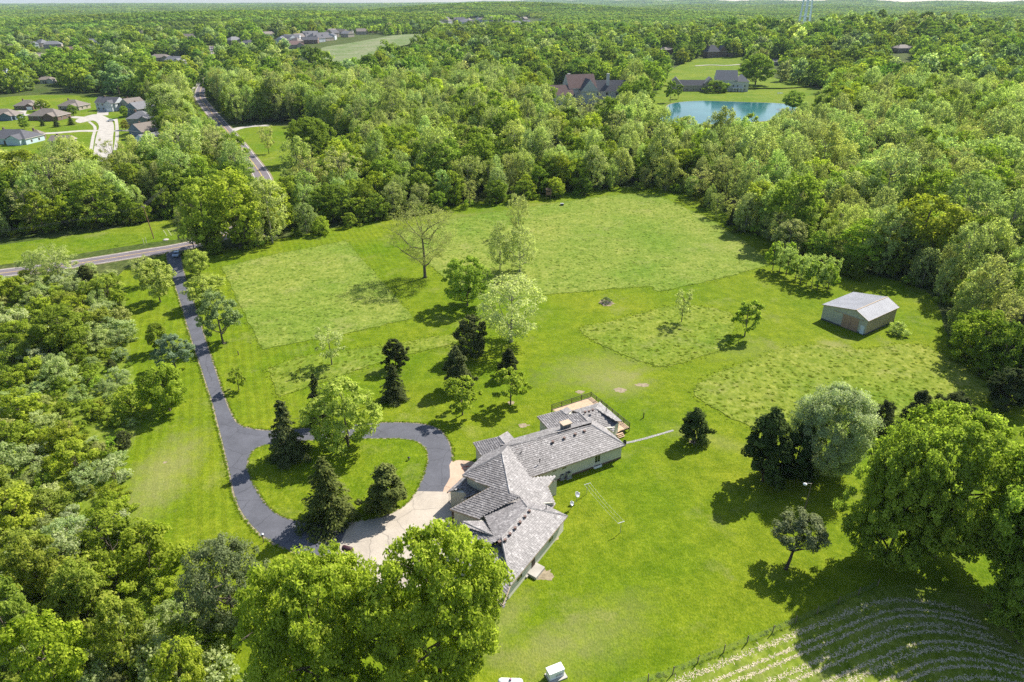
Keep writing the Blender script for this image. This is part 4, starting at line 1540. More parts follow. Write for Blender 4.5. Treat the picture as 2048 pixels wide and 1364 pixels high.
# far trees, then whole patches of canopy
farm = [broadleaf(f'far_{i}', 16, 6.0, .06, 60, 26, 1.15, 1.6, ('oak', 'round', 'tall')[i], (M_leaf_far, M_leaf_far, M_leaf_far_pale)[i], M_bark, 3, .2, seed=100+i) for i in range(3)]
FT = [join_meshes('far_tree', w, f) for w, f in farm]
X2, Y2, Z2 = wood_candidates(620, 1500, 9.0, 41)
HOUSE_SPOTS = []


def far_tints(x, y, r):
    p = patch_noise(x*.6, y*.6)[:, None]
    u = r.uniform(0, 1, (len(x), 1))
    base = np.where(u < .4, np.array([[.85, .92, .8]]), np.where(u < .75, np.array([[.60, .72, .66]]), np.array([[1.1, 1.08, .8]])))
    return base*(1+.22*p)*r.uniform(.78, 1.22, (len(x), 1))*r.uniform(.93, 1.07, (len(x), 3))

# ------------------------------------------------------------------ houses: where they stand
# px base centre, width, depth, eave height, turn (deg), roof form, pitch, roof, wall, extras, label
R_ = random.Random(17)
HOUSES = [
    (8, 238, 20, 12, 3.0, 8, 'hip', .55, 'brown', 'blue', 'n', 'dark-walled hip-roofed house at the left frame edge of the suburb'),
    (60, 217, 15, 11, 2.8, 5, 'hip', .55, 'brown', 'brick', 'g', 'hip-roofed house with white garage door in the back row of the suburb'),
    (101, 238, 20, 13, 3.0, -4, 'hip', .55, 'brown', 'brick', 'n', 'largest hip-roofed brick house beside the suburb green'),
    (150, 218, 16, 12, 3.0, -8, 'hip', .55, 'brown', 'tan', 'g', 'tan-walled hip-roofed house at the suburb street corner'),
    (224, 220, 16, 10, 5.6, -12, 'gable', .62, 'slate', 'grey', 'g', 'two-storey pale grey gabled house at the top of the suburb street'),
    (268, 219, 12, 12, 4.2, 60, 'gable', .6, 'brown', 'sage', 'n', 'brown-roofed house behind the dark blue gabled house'),
    (284, 230, 13, 12, 5.0, 62, 'gable', .6, 'grey', 'blue', 'n', 'dark blue gabled house in the row beside the suburb street'),
    (287, 250, 14, 12, 4.8, 5, 'hip', .6, 'grey', 'sage', 'n', 'sage two-storey house with grey hip roof in the suburb row'),
    (296, 274, 14, 11, 4.4, 62, 'gable', .65, 'brown', 'blue', 'n', 'blue gabled house with brown roof low in the suburb row'),
    (303, 292, 11, 10, 3.6, 60, 'gable', .6, 'grey', 'aqua', 'n', 'pale aqua house at the lower end of the suburb row'),
    (32, 284, 24, 14, 3.2, -6, 'hip', .5, 'slate', 'aqua', 'n', 'charcoal-roofed pale aqua house at the lower left of the suburb'),
    (77, 278, 6, 6, 2.8, 10, 'hip', .7, 'brown', 'brick', 'n', 'tiny brick hip-roofed outbuilding below the suburb green'),
    (128, 290, 10, 8, 3.0, 0, 'gable', .5, 'brown', 'tan', 'n', 'low tan house half hidden behind the suburb street trees'),
    (322, 122, 26, 14, 4.5, 15, 'hip', .5, 'brown', 'tan', 'n', 'left of the two large houses on the hill by the far road'),
    (358, 131, 26, 15, 6.0, -20, 'gable', .55, 'grey', 'white', 'g', 'white two-storey house on the hill by the far road'),
    (308, 82, 34, 18, 6.0, 10, 'hip', .55, 'slate', 'white', 'n', 'slate-roofed white house high among the trees above the far road'),
    (150, 104, 44, 14, 4.0, 4, 'gable', .45, 'redbrown', 'brick', 'n', 'long low brick building among the trees left of the far road'),
    (78, 118, 24, 14, 4.0, -10, 'hip', .5, 'brown', 'tan', 'n', 'tan hip-roofed house among the trees at the upper left'),
    (28, 100, 24, 14, 4.0, 10, 'hip', .5, 'brown', 'white', 'n', 'white-walled house among the trees at the far upper left'),
    (95, 166, 14, 10, 3.5, 20, 'hip', .5, 'brown', 'white', 'n', 'pale house glimpsed through the trees above the suburb'),
    (2, 152, 14, 12, 5.0, 20, 'gable', .6, 'slate', 'aqua', 'n', 'blue-grey gabled house at the left frame edge above the suburb'),
    (590, 96, 26, 16, 5.0, 20, 'hip', .6, 'redbrown', 'tan', 'n', 'tan house with red-brown roof at the corner of the far pasture'),
    (404, 46, 22, 14, 5, 0, 'gable', .6, 'slate', 'white', 'n', 'tiny blue-roofed white house beyond the far road'),
    (1290, 44, 40, 18, 6, 10, 'hip', .55, 'brown', 'tan', 'n', 'large tan house far off above the pond mansions'),
    (1330, 107, 22, 12, 5, 20, 'hip', .5, 'brown', 'brick', 'n', 'brick house behind the trees above the left mansion'),
    (1548, 130, 14, 10, 4, 15, 'hip', .5, 'slate', 'white', 'n', 'small white house behind trees right of the pond mansion'),
    (1802, 104, 22, 14, 5, 15, 'hip', .5, 'brown', 'tan', 'n', 'brown-roofed house deep in the right-hand woods'),
    (1968, 28, 60, 24, 7, 10, 'hip', .5, 'slate', 'brick', 'n', 'big dark-roofed house far off at the upper right'),
    (1585, 53, 18, 12, 4, 10, 'hip', .5, 'brown', 'brick', 'n', 'small brown hut at the foot of the water tower'),
    (1395, 54, 26, 14, 6, 10, 'gable', .6, 'slate', 'tan', 'n', 'gabled house left of the far tower field, leftmost of three'),
    (1425, 50, 28, 14, 6, -10, 'hip', .6, 'slate', 'tan', 'n', 'hip-roofed house left of the far tower field, middle of three'),
    (1450, 47, 24, 14, 6, 20, 'hip', .6, 'redbrown', 'tan', 'n', 'red-roofed house left of the far tower field, rightmost of three'),
]
FAR_HOUSES = []
for k in range(56):
    if k < 30:
        x, y = R_.uniform(560, 760), R_.uniform(56, 94)
        y = min(max(y, 88-(x-560)*.17), 97-(x-560)*.17)
    else:
        x, y = R_.uniform(870, 1095), R_.uniform(40, 53)
    FAR_HOUSES.append((x, y, R_.uniform(16, 24), R_.uniform(11, 15), R_.uniform(5, 7), R_.choice((5, 20, -30, 60, 95)), R_.choice(('hip', 'gable')), R_.uniform(.5, .75),
                       R_.choice(('slate', 'grey', 'brown')), R_.choice(('tan', 'grey', 'brick', 'white')), 'n', k >= 30))
LEFT_HOUSES = []
for k in range(16):
    x = 20+k*34+R_.uniform(-14, 14)
    LEFT_HOUSES.append((x, R_.uniform(60, 98), R_.uniform(18, 26), R_.uniform(12, 15), R_.uniform(5, 7), R_.choice((5, 20, -30, 60)), R_.choice(('hip', 'gable')), R_.uniform(.5, .7),
                        R_.choice(('slate', 'grey', 'brown')), R_.choice(('tan', 'white', 'grey')), 'n'))
for hs in HOUSES+FAR_HOUSES+LEFT_HOUSES:
    HOUSE_SPOTS.append((G(hs[0], hs[1]), hs[2]))
for p, w in ((G(1160, 205), 40), (G(1420, 180), 50), (G(1430, 114), 34), (G(1022, 24), 200), (G(1607, 53), 30)):
    HOUSE_SPOTS.append((p, w))


def clear_houses(x, y):
    ok = np.ones(len(x), bool)
    for p, w in HOUSE_SPOTS:
        w = min(w, 60)
        dx, dy = x-p.x, y-p.y
        d = math.hypot(p.x, p.y)
        al = -(dx*p.x+dy*p.y)/d
        la = np.abs(dx*p.y-dy*p.x)/d
        ok &= ~((la < w*.5+5) & (al > -w*.45) & (al < w*.5+26+d*.14))
    return ok


r2 = np.random.default_rng(60)
ok = clear_houses(X2, Y2)
ok &= ~in_poly(X2, Y2, [(G(*q).x, G(*q).y) for q in ((1585, 40), (1632, 40), (1650, 72), (1575, 74))])
X2, Y2, Z2 = X2[ok], Y2[ok], Z2[ok]
n2 = len(X2)
s2 = np.clip(np.exp(r2.normal(-.04, .30, n2)), .45, 1.8)
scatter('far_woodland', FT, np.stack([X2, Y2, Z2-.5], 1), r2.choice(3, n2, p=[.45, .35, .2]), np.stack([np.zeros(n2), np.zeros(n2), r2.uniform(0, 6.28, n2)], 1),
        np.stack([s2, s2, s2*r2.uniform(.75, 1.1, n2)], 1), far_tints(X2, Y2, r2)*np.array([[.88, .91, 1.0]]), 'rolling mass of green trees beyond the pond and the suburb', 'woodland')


def canopy_patch(name, seed, size=70, cell=10.5, ncard=16):
    global RNG
    RNG = np.random.default_rng(seed)
    Cs, Ns, Ls, lv = [], [], [], []
    g = np.arange(-size/2+cell/2, size/2, cell)
    for x in g:
        for y in g:
            cx, cy_ = x+RNG.uniform(-3, 3), y+RNG.uniform(-3, 3)
            hh, rr = RNG.uniform(11, 18), RNG.uniform(4.5, 7.5)
            d = sph(ncard)
            d[:, 2] = np.abs(d[:, 2])*.9+.05
            C = np.array([cx, cy_, hh-rr*.75])+d*np.array([rr, rr, rr*.75])*RNG.uniform(.7, 1.02, (ncard, 1))
            Cs.append(C)
            Ns.append(d+RNG.normal(size=(ncard, 3))*.25)
            Ls.append(RNG.uniform(3.0, 5.5, ncard))
            lv.append(np.clip(RNG.uniform(.15, .85)+RNG.normal(size=ncard)*.12, 0, 1))
    L = np.concatenate(Ls)
    return cards_mesh(name, np.vstack(Cs), np.vstack(Ns), L, L*.85, np.concatenate(lv), M_leaf_far, fold=.1)


CPATCH = [canopy_patch(f'canopy_{i}', 120+i) for i in range(3)]
px_, py_, pz_, ps_ = [], [], [], []
r = 1480.0
while r < 12500:
    step = 52*max(1.0, (r/3200)**.9)
    sc_p = step/52*1.12
    na_ = int(2*.72*r/step)
    for k in range(na_):
        a = -.72+(k+r2.uniform(.1, .9))*1.44/na_
        rr = r+r2.uniform(-.4, .4)*step
        px_.append(rr*math.sin(a))
        py_.append(rr*math.cos(a))
        ps_.append(sc_p)
    r += step*.80
px_, py_, ps_ = np.array(px_), np.array(py_), np.array(ps_)
pz_ = terrain(px_, py_)
ok = clear_houses(px_, py_)
for c in CLEAR_W[7:]:
    ok &= ~in_poly(px_, py_, c)
# open farmland far off
CL2 = [(G(*q).x, G(*q).y) for q in ((868, 36), (1100, 36), (1115, 62), (860, 64))]
ok &= ~(in_poly(px_, py_, CL2) & (r2.uniform(0, 1, len(px_)) < .88))
CL3 = [(G(*q).x, G(*q).y) for q in ((1585, 40), (1632, 40), (1650, 72), (1575, 74))]
ok &= ~in_poly(px_, py_, CL3)
ok &= ~((patch_noise(px_*.11, py_*.11) > .72) & (np.hypot(px_, py_) > 1900))
px_, py_, pz_, ps_ = px_[ok], py_[ok], pz_[ok], ps_[ok]
n3 = len(px_)
zs = 1+.25*(ps_-1)
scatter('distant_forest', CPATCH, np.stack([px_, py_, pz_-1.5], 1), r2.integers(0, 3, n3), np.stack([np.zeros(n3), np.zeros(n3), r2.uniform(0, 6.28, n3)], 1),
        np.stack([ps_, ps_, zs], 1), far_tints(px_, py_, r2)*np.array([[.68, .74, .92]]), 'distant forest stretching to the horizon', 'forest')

# tufts of long grass over the meadows
tuft = []
for i in range(3):
    RNG = np.random.default_rng(140+i)
    k = 46
    a = RNG.uniform(0, 6.28, k)
    rr = RNG.uniform(0, .55, k)
    C = np.stack([rr*np.cos(a), rr*np.sin(a), RNG.uniform(.03, .14, k)], 1)
    N = np.stack([np.cos(a)*.25, np.sin(a)*.25, np.full(k, 1.0)], 1)+RNG.normal(size=(k, 3))*.35
    U = np.stack([np.cos(a), np.sin(a), np.ones(k)*.3], 1)+RNG.normal(size=(k, 3))*.25
    tuft.append(cards_mesh('tuft', C, N, RNG.uniform(.15, .4, k), .10, RNG.uniform(0, 1, k), M_leaf_far_pale, up=U))
TX, TY, TT = [], [], []
rt = np.random.default_rng(150)
for i, w in enumerate(MEADOW_W):
    xs = [p.x for p in w]
    ys = [p.y for p in w]
    area = (max(xs)-min(xs))*(max(ys)-min(ys))
    n = int(area*(.55 if i < 2 else .8))
    x = rt.uniform(min(xs), max(xs), n)
    y = rt.uniform(min(ys), max(ys), n)
    ok = in_poly(x, y, [(p.x, p.y) for p in w])
    dens = patch_noise(x*2.2+i*50, y*2.2)
    ok &= rt.uniform(0, 1, n) < (.55+.45*dens)
    TX.append(x[ok])
    TY.append(y[ok])
    base = np.array([[.62, .75, .33]]) if i < 2 else np.array([[.52, .62, .15]])
    TT.append(base*rt.uniform(.75, 1.3, (ok.sum(), 1))*rt.uniform(.93, 1.07, (ok.sum(), 3)))
NEDGE = 0
PAVED = [[(G0(*q).x, G0(*q).y) for q in pl] for pl in (CONC, PATIO, ISLAND[:0] or [(880, 940), (1010, 900), (1010, 1100), (700, 1180)])]


def edge_tufts(line, step, spread, tint, closed=True):
    global NEDGE
    n = len(line)
    for i in range(n if closed else n-1):
        a, b = line[i], line[(i+1) % n]
        L = math.hypot(b.x-a.x, b.y-a.y)
        k = max(1, int(L/step))
        if k > 400:
            continue
        t = rt.uniform(0, 1, k)
        x = a.x+(b.x-a.x)*t+rt.normal(0, spread, k)
        y = a.y+(b.y-a.y)*t+rt.normal(0, spread, k)
        ok = np.ones(k, bool)
        for pv in PAVED:
            ok &= ~in_poly(x, y, pv)
        k = int(ok.sum())
        if not k:
            continue
        TX.append(x[ok])
        TY.append(y[ok])
        TT.append(np.array([tint])*rt.uniform(.8, 1.2, (k, 1))*rt.uniform(.95, 1.05, (k, 3)))
        NEDGE += k


for i, w in enumerate(MEADOW_W):
    edge_tufts(w, .22, .7, (.54, .68, .24) if i < 2 else (.52, .62, .15))
edge_tufts(offset(dr, .36), .16, .14, (.46, .60, .10))
edge_tufts(offset(isl, -.2), .16, .10, (.46, .60, .10))
edge_tufts([G0(*q) for q in ((1296, 1364), (1494, 1286), (1676, 1208), (1755, 1172))], .3, .3, (.52, .66, .26), False)
TX, TY, TT = np.concatenate(TX), np.concatenate(TY), np.vstack(TT)
nT = len(TX)
ts = rt.uniform(.4, 1.0, nT)
ts[nT-NEDGE:] *= .55
scatter('meadow_grass', tuft, np.stack([TX, TY, np.full(nT, .09)], 1), rt.integers(0, 3, nT), np.stack([np.zeros(nT), np.zeros(nT), rt.uniform(0, 6.28, nT)], 1),
        np.stack([ts, ts, ts*rt.uniform(.6, 1.2, nT)], 1), TT, 'tufts of long grass over the uncut meadows', 'grass')


# ------------------------------------------------------------------ far houses
ROOFM = {'brown': M_brownroof, 'slate': M_slate, 'grey': M_greyroof, 'redbrown': M_redroof}
WALLM = {'blue': M_sidingblue, 'brick': M_sidingbrown, 'tan': M_sidingtan, 'grey': M_sidinggrey, 'sage': M_sidingsage, 'aqua': M_sidingaqua, 'white': M_stucco}


def roof_faces(mb, w, d, z, pitch, form, over=.5, th=.18, cx=0, cy_=0):
    W, D_ = w/2+over, d/2+over
    rise = D_*pitch
    ins = D_ if form == 'hip' else 0
    ins = min(ins, W-.3)
    zr = z+rise
    e = [Vector((cx-W, cy_-D_, z)), Vector((cx+W, cy_-D_, z)), Vector((cx+W, cy_+D_, z)), Vector((cx-W, cy_+D_, z))]
    r0, r1 = Vector((cx-W+ins, cy_, zr)), Vector((cx+W-ins, cy_, zr))
    mb.face([e[0], e[1], r1, r0])
    mb.face([e[2], e[3], r0, r1])
    if form == 'hip':
        mb.face([e[1], e[2], r1])
        mb.face([e[3], e[0], r0])
    else:
        mb.face([e[1], e[2], r1], 1)
        mb.face([e[3], e[0], r0], 1)
    lo = [p-Vector((0, 0, th)) for p in e]
    for i in range(4):
        mb.face([lo[i], lo[(i+1) % 4], e[(i+1) % 4], e[i]], 2)
    mb.face(list(reversed(lo)), 2)
    return zr


def house(px, py, w, d, hw, deg, form, pitch, rf, wl, ex, label, group=None, simple=False):
    p = G(px, py)
    root = empty('house', (p.x, p.y, p.z-.1), math.radians(deg))
    tag(root, label, 'house', group)
    mb = MB()
    mb.box((0, 0, hw/2), (w, d, hw))
    if form == 'gable':
        rise = (d/2)*pitch
        for s in (-1, 1):
            mb.face([(s*(w/2+.002), -d/2, hw), (s*(w/2+.002), d/2, hw), (s*(w/2+.002), 0, hw+rise)])
    if not simple:      # projecting cross wing
        mb.box((w*.27, -d/2-1.2, hw/2-.05), (w*.34, 2.6, hw-.1))
    mb.build('wall', WALLM[wl], root)
    mb = MB()
    zr = roof_faces(mb, w, d, hw, pitch, form)
    ro = mb.build('roof', [ROOFM[rf], WALLM[wl], M_trim], root)
    if not simple:
        mb = MB()
        W = w*.17+.4
        z0, rise = hw-.02, W*pitch
        y0, y1 = -d/2-2.9, -d/2+W*.9+.3
        A = [Vector((w*.27-W, y0, z0)), Vector((w*.27+W, y0, z0)), Vector((w*.27+W, y1, z0)), Vector((w*.27-W, y1, z0))]
        ra, rb = Vector((w*.27, y0, z0+rise)), Vector((w*.27, y1, z0+rise))
        mb.face([A[1], A[2], rb, ra])
        mb.face([A[3], A[0], ra, rb])
        mb.face([A[0]+Vector((.4, .35, 0)), A[1]+Vector((-.4, .35, 0)), ra+Vector((0, .35, -.2))], 1)
        mb.build('porch_roof', [ROOFM[rf], WALLM[wl]], root)
        mb = MB()
        mb.box((-w*.22, .3, zr-.1), (.9, .7, 1.7))
        mb.build('chimney', M_sidingbrown, ro)
    # windows on the sides towards the photograph, each its own
    rows = 2 if hw > 4.4 else 1
    mw = MB()
    mw.box((0, 0, 0), (1.2, .12, 1.4))
    wm = mw.mesh('window', M_trim)
    mg = MB()
    mg.box((0, -.04, 0), (.98, .1, 1.18))
    gm = mg.mesh('pane', M_glass)
    xs = [-.38, -.15, .08] if not simple else [-.28, .22]
    for rr in range(rows):
        z = 1.6+2.7*rr
        spots = [((f*w, -d/2-.03, z), 0) for f in xs]+[((-w/2-.03, f*d, z), -math.pi/2) for f in ((-.2, .22) if not simple else (0.1,))]
        if not simple:
            spots += [((w/2+.03, f*d, z), math.pi/2) for f in (-.2, .2)]
        for loc, rz in spots:
            o = link(bpy.data.objects.new('window', wm))
            o.parent = root
            o.location = loc
            o.rotation_euler = (0, 0, rz)
            g = link(bpy.data.objects.new('pane', gm))
            g.parent = o
    if ex == 'g':
        mb = MB()
        mb.box((w*.27, -d/2-2.53, 1.15), (w*.24, .1, 2.2))
        for k in range(3):
            mb.box((w*.27, -d/2-2.60, .6+.55*k), (w*.23, .04, .05))
        mb.build('garage_door', M_white_paint, root)
    elif not simple:
        mb = MB()
        mb.box((-w*.02, -d/2-.06, 1.05), (1.0, .1, 2.1))
        mb.build('door', M_wood_dark, root)
    return root


for hs in HOUSES:
    house(*hs[:11], hs[11])
for i, hs in enumerate(FAR_HOUSES):
    second = hs[11]
    house(*hs[:11], f'far {hs[9]}-walled {hs[8]}-roofed house ' + ('below the school' if second else 'left of the pasture'),
          'houses of the far-off estate below the school' if second else 'houses of the far-off estate left of the pasture', True)


for hs in LEFT_HOUSES:
    house(*hs[:11], f'far {hs[9]}-walled {hs[8]}-roofed house among trees at the upper left', 'scattered far houses at the upper left', True)


def block(root, mats, w, d, h, x, y, deg, pitch, form='gable', rf=None, wins=0):
    """one wing of a bigger house"""
    e = math.radians(deg)
    def tr(mb):
        c, s = math.cos(e), math.sin(e)
        mb.v = [(x+c*a-s*b, y+s*a+c*b, z) for a, b, z in mb.v]
        return mb
    mb = MB()
    mb.box((0, 0, h/2), (w, d, h))
    if form == 'gable':
        for s in (-1, 1):
            mb.face([(s*(w/2+.002), -d/2, h), (s*(w/2+.002), d/2, h), (s*(w/2+.002), 0, h+d/2*pitch)])
    tr(mb).build('wall', mats[1], root)
    mb = MB()
    roof_faces(mb, w, d, h, pitch, form, .45, .2)
    tr(mb).build('roof', [mats[0], mats[1], M_trim], root)
    for k in range(wins):
        f = (k+.5)/wins-.5
        for z in ([1.7, 4.6] if h > 5 else [1.6]):
            mb = MB()
            mb.box((f*w, -d/2-.03, z), (1.3, .14, 1.6))
            o = tr(mb).build('window', M_trim, root)
            mb = MB()
            mb.box((f*w, -d/2-.08, z), (1.05, .12, 1.35))
            tr(mb).build('pane', M_glass, o)


p = G(1165, 205)
r1 = empty('mansion', p)
r1.scale = (1.35,)*3
tag(r1, 'pale stucco mansion with steep dark gabled roofs among trees left of the pond', 'mansion')
block(r1, (M_redroof, M_stucco), 16, 10, 8, -2, 2, 18, 1.25, 'gable', wins=3)
block(r1, (M_slate, M_stucco), 10, 9, 7, 2, -3, 100, 1.2, 'gable', wins=2)
block(r1, (M_redroof, M_stucco), 12, 8, 5, -13, -5, 15, 1.1, 'gable', wins=2)
block(r1, (M_slate, M_stucco), 22, 9, 6, 16, 5, 4, 1.1, 'gable', wins=4)
for cx in (-8, 14):
    mb = MB()
    mb.box((cx, 3, 9), (1.6, 1.2, 12))
    mb.build('chimney', M_stucco, r1)
p = G(1428, 182)
r1 = empty('mansion', p)
r1.scale = (1.0,)*3
tag(r1, 'grey-roofed mansion with long low wing on the lawn above the pond', 'mansion')
block(r1, (M_greyroof, M_stucco), 17, 14, 9, 10, 4, -6, 1.0, 'gable', wins=3)
block(r1, (M_greyroof, M_stucco), 12, 11, 8, 22, 1, -6, .9, 'hip', wins=2)
block(r1, (M_slate, M_sidingtan), 28, 8, 4.8, -18, 2, -3, .9, 'gable', wins=5)
block(r1, (M_slate, M_sidingtan), 11, 10, 6.0, -34, 0, 80, 1.0, 'gable', wins=2)
block(r1, (M_greyroof, M_sidingtan), 10, 9, 6.5, -5, 0, 85, 1.0, 'gable', wins=2)
mb = MB()
mb.box((17, 6, 9), (1.6, 1.2, 10))
mb.build('chimney', M_stucco, r1)
for k in range(4):
    mb = MB()
    mb.box((14+k*2.6, -7.6, 1.5), (.35, .35, 3))
    mb.build('porch_column', M_white_paint, r1)
mb = MB()
mb.box((18, -6.3, 3.1), (9, 3, .25))
mb.build('balcony', M_white_paint, r1)
p = G(1432, 116)
r1 = empty('mansion', p)
r1.scale = (.95,)*3
tag(r1, 'tall dark brick mansion with steep roofs on the upper lawn behind the pond', 'mansion')
block(r1, (M_slate, M_sidingbrown), 18, 12, 8, -6, 2, 15, 1.2, 'hip', wins=4)
block(r1, (M_slate, M_sidingbrown), 12, 10, 8, 8, 6, 95, 1.3, 'gable', wins=2)
block(r1, (M_slate, M_sidingbrown), 12, 10, 5, 22, 2, 5, 1.0, 'hip', wins=2)
mb = MB()
mb.box((-12, 2, 9), (1.8, 1.2, 14))
mb.build('chimney', M_sidingbrown, r1)
p = G(1022, 23)
r1 = empty('school', p)
tag(r1, 'long flat-roofed dark brick school building far off near the horizon', 'school')
block(r1, (M_redroof, M_sidingbrown), 170, 50, 12, 0, 0, 0, .1, 'hip', wins=0)
block(r1, (M_stucco, M_sidingbrown), 60, 40, 16, 40, 20, 0, .1, 'hip', wins=0)

# water tower
p = G(1607, 53)
wt = empty('water_tower', p)
print('tower at', p)
wt.scale = (p.y/1290,)*3
tag(wt, 'pale blue-green water tower on slanting legs, its tank above the picture', 'water tower')
M_wt = flat_mat('pale_aqua_steel', (.55, .66, .66), .5, 0, .06)
TOPZ = 84
for k in range(6):
    a = k*math.pi/3+.3
    mb = MB()
    mb.tube([(10*math.cos(a), 10*math.sin(a), -1), (5.8*math.cos(a), 5.8*math.sin(a), TOPZ)], [.95, .85], 8)
    mb.build('leg', M_wt, wt)
mb = MB()
mb.tube([(0, 0, -1), (0, 0, TOPZ)], 1.4, 12)
mb.build('riser_pipe', M_wt, wt)
for z in (16, 32, 48, 66):
    r_ = 10-4.2*z/TOPZ
    mb = MB()
    for k in range(6):
        a, b = k*math.pi/3+.3, (k+1)*math.pi/3+.3
        mb.tube([(r_*math.cos(a), r_*math.sin(a), z), (r_*math.cos(b), r_*math.sin(b), z)], .22, 6)
    mb.build('ring_strut', M_wt, wt)
mb = MB()
mb.lathe((0, 0, TOPZ-2), [(0.1, -1), (5, 0), (9, 3.5), (10.5, 8), (10, 12), (7, 15.5), (2, 17), (.1, 17.2)], 24)
mb.build('tank', M_wt, wt, True)

# ------------------------------------------------------------------ the main house
K1 = lambda x, y: (880+x/11.367, 880+y/11.367)
K2 = lambda x, y: (900+x/8.192, 980+y/8.192)
K3 = lambda x, y: (1040+x/8.525, 780+y/8.525)
K4 = lambda x, y: (930+x/10.24, 840+y/10.24)
HOUSE = empty('ranch_house', G0(1040, 960))
tag(HOUSE, 'long angled ranch house with grey weathered hip roofs and cream walls on the lawn', 'house')
HO = HOUSE.location.copy()
SH = MB()        # roof tiles
RB = MB()        # sheathing under them
CAPS = MB()      # hip and ridge tiles
FA = MB()        # fascia boards along the eaves
rh = random.Random(3)
TONE = lambda: min(1, max(0, rh.gauss(.5, .145)))


def tile_face(P, expo=.36, tw=.30):
    """P: outline of a roof slope, first two points along its eave; lays courses of tiles on it"""
    P = [Vector(p) for p in P]
    u = (P[1]-P[0]).normalized()
    n = Vector((0, 0, 0))
    for i in range(len(P)):
        a, b = P[i], P[(i+1) % len(P)]
        n += Vector(((a.y-b.y)*(a.z+b.z), (a.z-b.z)*(a.x+b.x), (a.x-b.x)*(a.y+b.y)))
    n.normalize()
    if n.z < 0:
        n = -n
    u = (u-n*u.dot(n)).normalized()
    v = n.cross(u)
    if v.z < 0:
        v = -v
        u = -u
    o = P[0]
    Q = [((p-o).dot(u), (p-o).dot(v)) for p in P]
    RB.face([o+u*a+v*b-n*.03-HO for a, b in Q])
    vmin, vmax = min(q[1] for q in Q), max(q[1] for q in Q)
    row = 0
    y = vmin
    while y < vmax-.08:
        ym = y+expo*.5
        xs = []
        for i in range(len(Q)):
            (x1, y1), (x2, y2) = Q[i], Q[(i+1) % len(Q)]
            if (y1 > ym) != (y2 > ym):
                xs.append(x1+(ym-y1)/(y2-y1)*(x2-x1))
        xs.sort()
        for a, b in zip(xs[::2], xs[1::2]):
            x = a-(row % 2)*tw*.5
            while x < b-.02:
                w = tw*rh.uniform(.82, 1.18)
                xa, xb = max(x, a), min(x+w, b)
                if xb-xa > .05:
                    lift = rh.uniform(.055, .085)
                    yo = rh.uniform(-.025, .025)
                    g = .012
                    b0 = o+u*(xa+g)+v*(y+yo)-HO
                    b1 = o+u*(xb-g)+v*(y+yo)-HO
                    t1 = o+u*(xb-g)+v*(min(y+expo*1.05, vmax+.02))-HO
                    t0 = o+u*(xa+g)+v*(min(y+expo*1.05, vmax+.02))-HO
                    tn = TONE()
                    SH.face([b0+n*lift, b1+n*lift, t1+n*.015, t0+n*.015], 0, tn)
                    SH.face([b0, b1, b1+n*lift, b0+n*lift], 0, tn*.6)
                    SH.face([b1, t1, t1+n*.015, b1+n*lift], 0, tn)
                    SH.face([t0, b0, b0+n*lift, t0+n*.015], 0, tn)
                x += w
        y += expo
        row += 1
    return n


def caps(a, b, w=.30, st=.42):
    a, b = Vector(a), Vector(b)
    d = (b-a)
    L = d.length
    if L < .3:
        return
    d.normalize()
    s = d.cross(Vector((0, 0, 1))).normalized()
    up = s.cross(d)
    k = int(L/st)
    for i in range(k):
        c = a+d*(i+.5)*L/k-HO
        l = L/k*1.08
        tn = min(1, TONE()+.12)
        h = .14+rh.uniform(0, .02)
        p0, p1 = c-d*l/2, c+d*l/2
        CAPS.face([p0+s*w*.5+up*.03, p1+s*w*.5+up*.03, p1+up*h, p0+up*h], 0, tn)
        CAPS.face([p1-s*w*.5+up*.03, p0-s*w*.5+up*.03, p0+up*h, p1+up*h], 0, tn)


def fascia(a, b, h=.24):
    a, b = Vector(a), Vector(b)
    d = (b-a)
    L = d.length
    d.normalize()
    s = Vector((d.y, -d.x, 0)).normalized()
    c = (a+b)/2+Vector((0, 0, -h/2+.02))-HO
    FA.box(c, (L, .06, h), axes=(d, s, d.cross(s)))


def plane3(a, b, c):
    n = (b-a).cross(c-a).normalized()
    return a, n


def zpt(px, z):
    return G(px[0], px[1], z)


def slope(anchor, px_list, eave=True, tile=True):
    """anchor: three (pixel, height) on the slope, first two its eave; px_list outline pixels"""
    A = [zpt(p, z) for p, z in anchor]
    P0, N = plane3(*A)
    pts = [on_plane(p, P0, N) for p in px_list]
    # order so that the eave comes first
    if tile:
        tile_face(pts)
    return pts


EV, RG = 3.0, 5.2
# wing A: long right-hand wing
aFL, aFR, aRR, aRL = K4(1340, 1180), K3(1800, 940), K3(1225, 598), K4(900, 530)
PA = slope([(aFL, EV), (aFR, EV), (aRR, RG)], [aFL, aFR, aRR, aRL])
FRp, FLp, RRp, RLp = PA[1], PA[0], PA[2], PA[3]
adir = (FRp-FLp).normalized()
aperp = Vector((adir.y, -adir.x, 0))
half = -(RRp-FRp).dot(aperp)
BRp = FRp-aperp*half*2
BLp = FLp-aperp*half*2-adir*1.2
tile_face([FRp, BRp, RRp])
tile_face([BRp, BLp, RLp, RRp])
caps(RLp, RRp)
caps(FRp, RRp)
caps(BRp, RRp)
fascia(FLp, FRp)
fascia(FRp, BRp)
fascia(BRp, BLp)
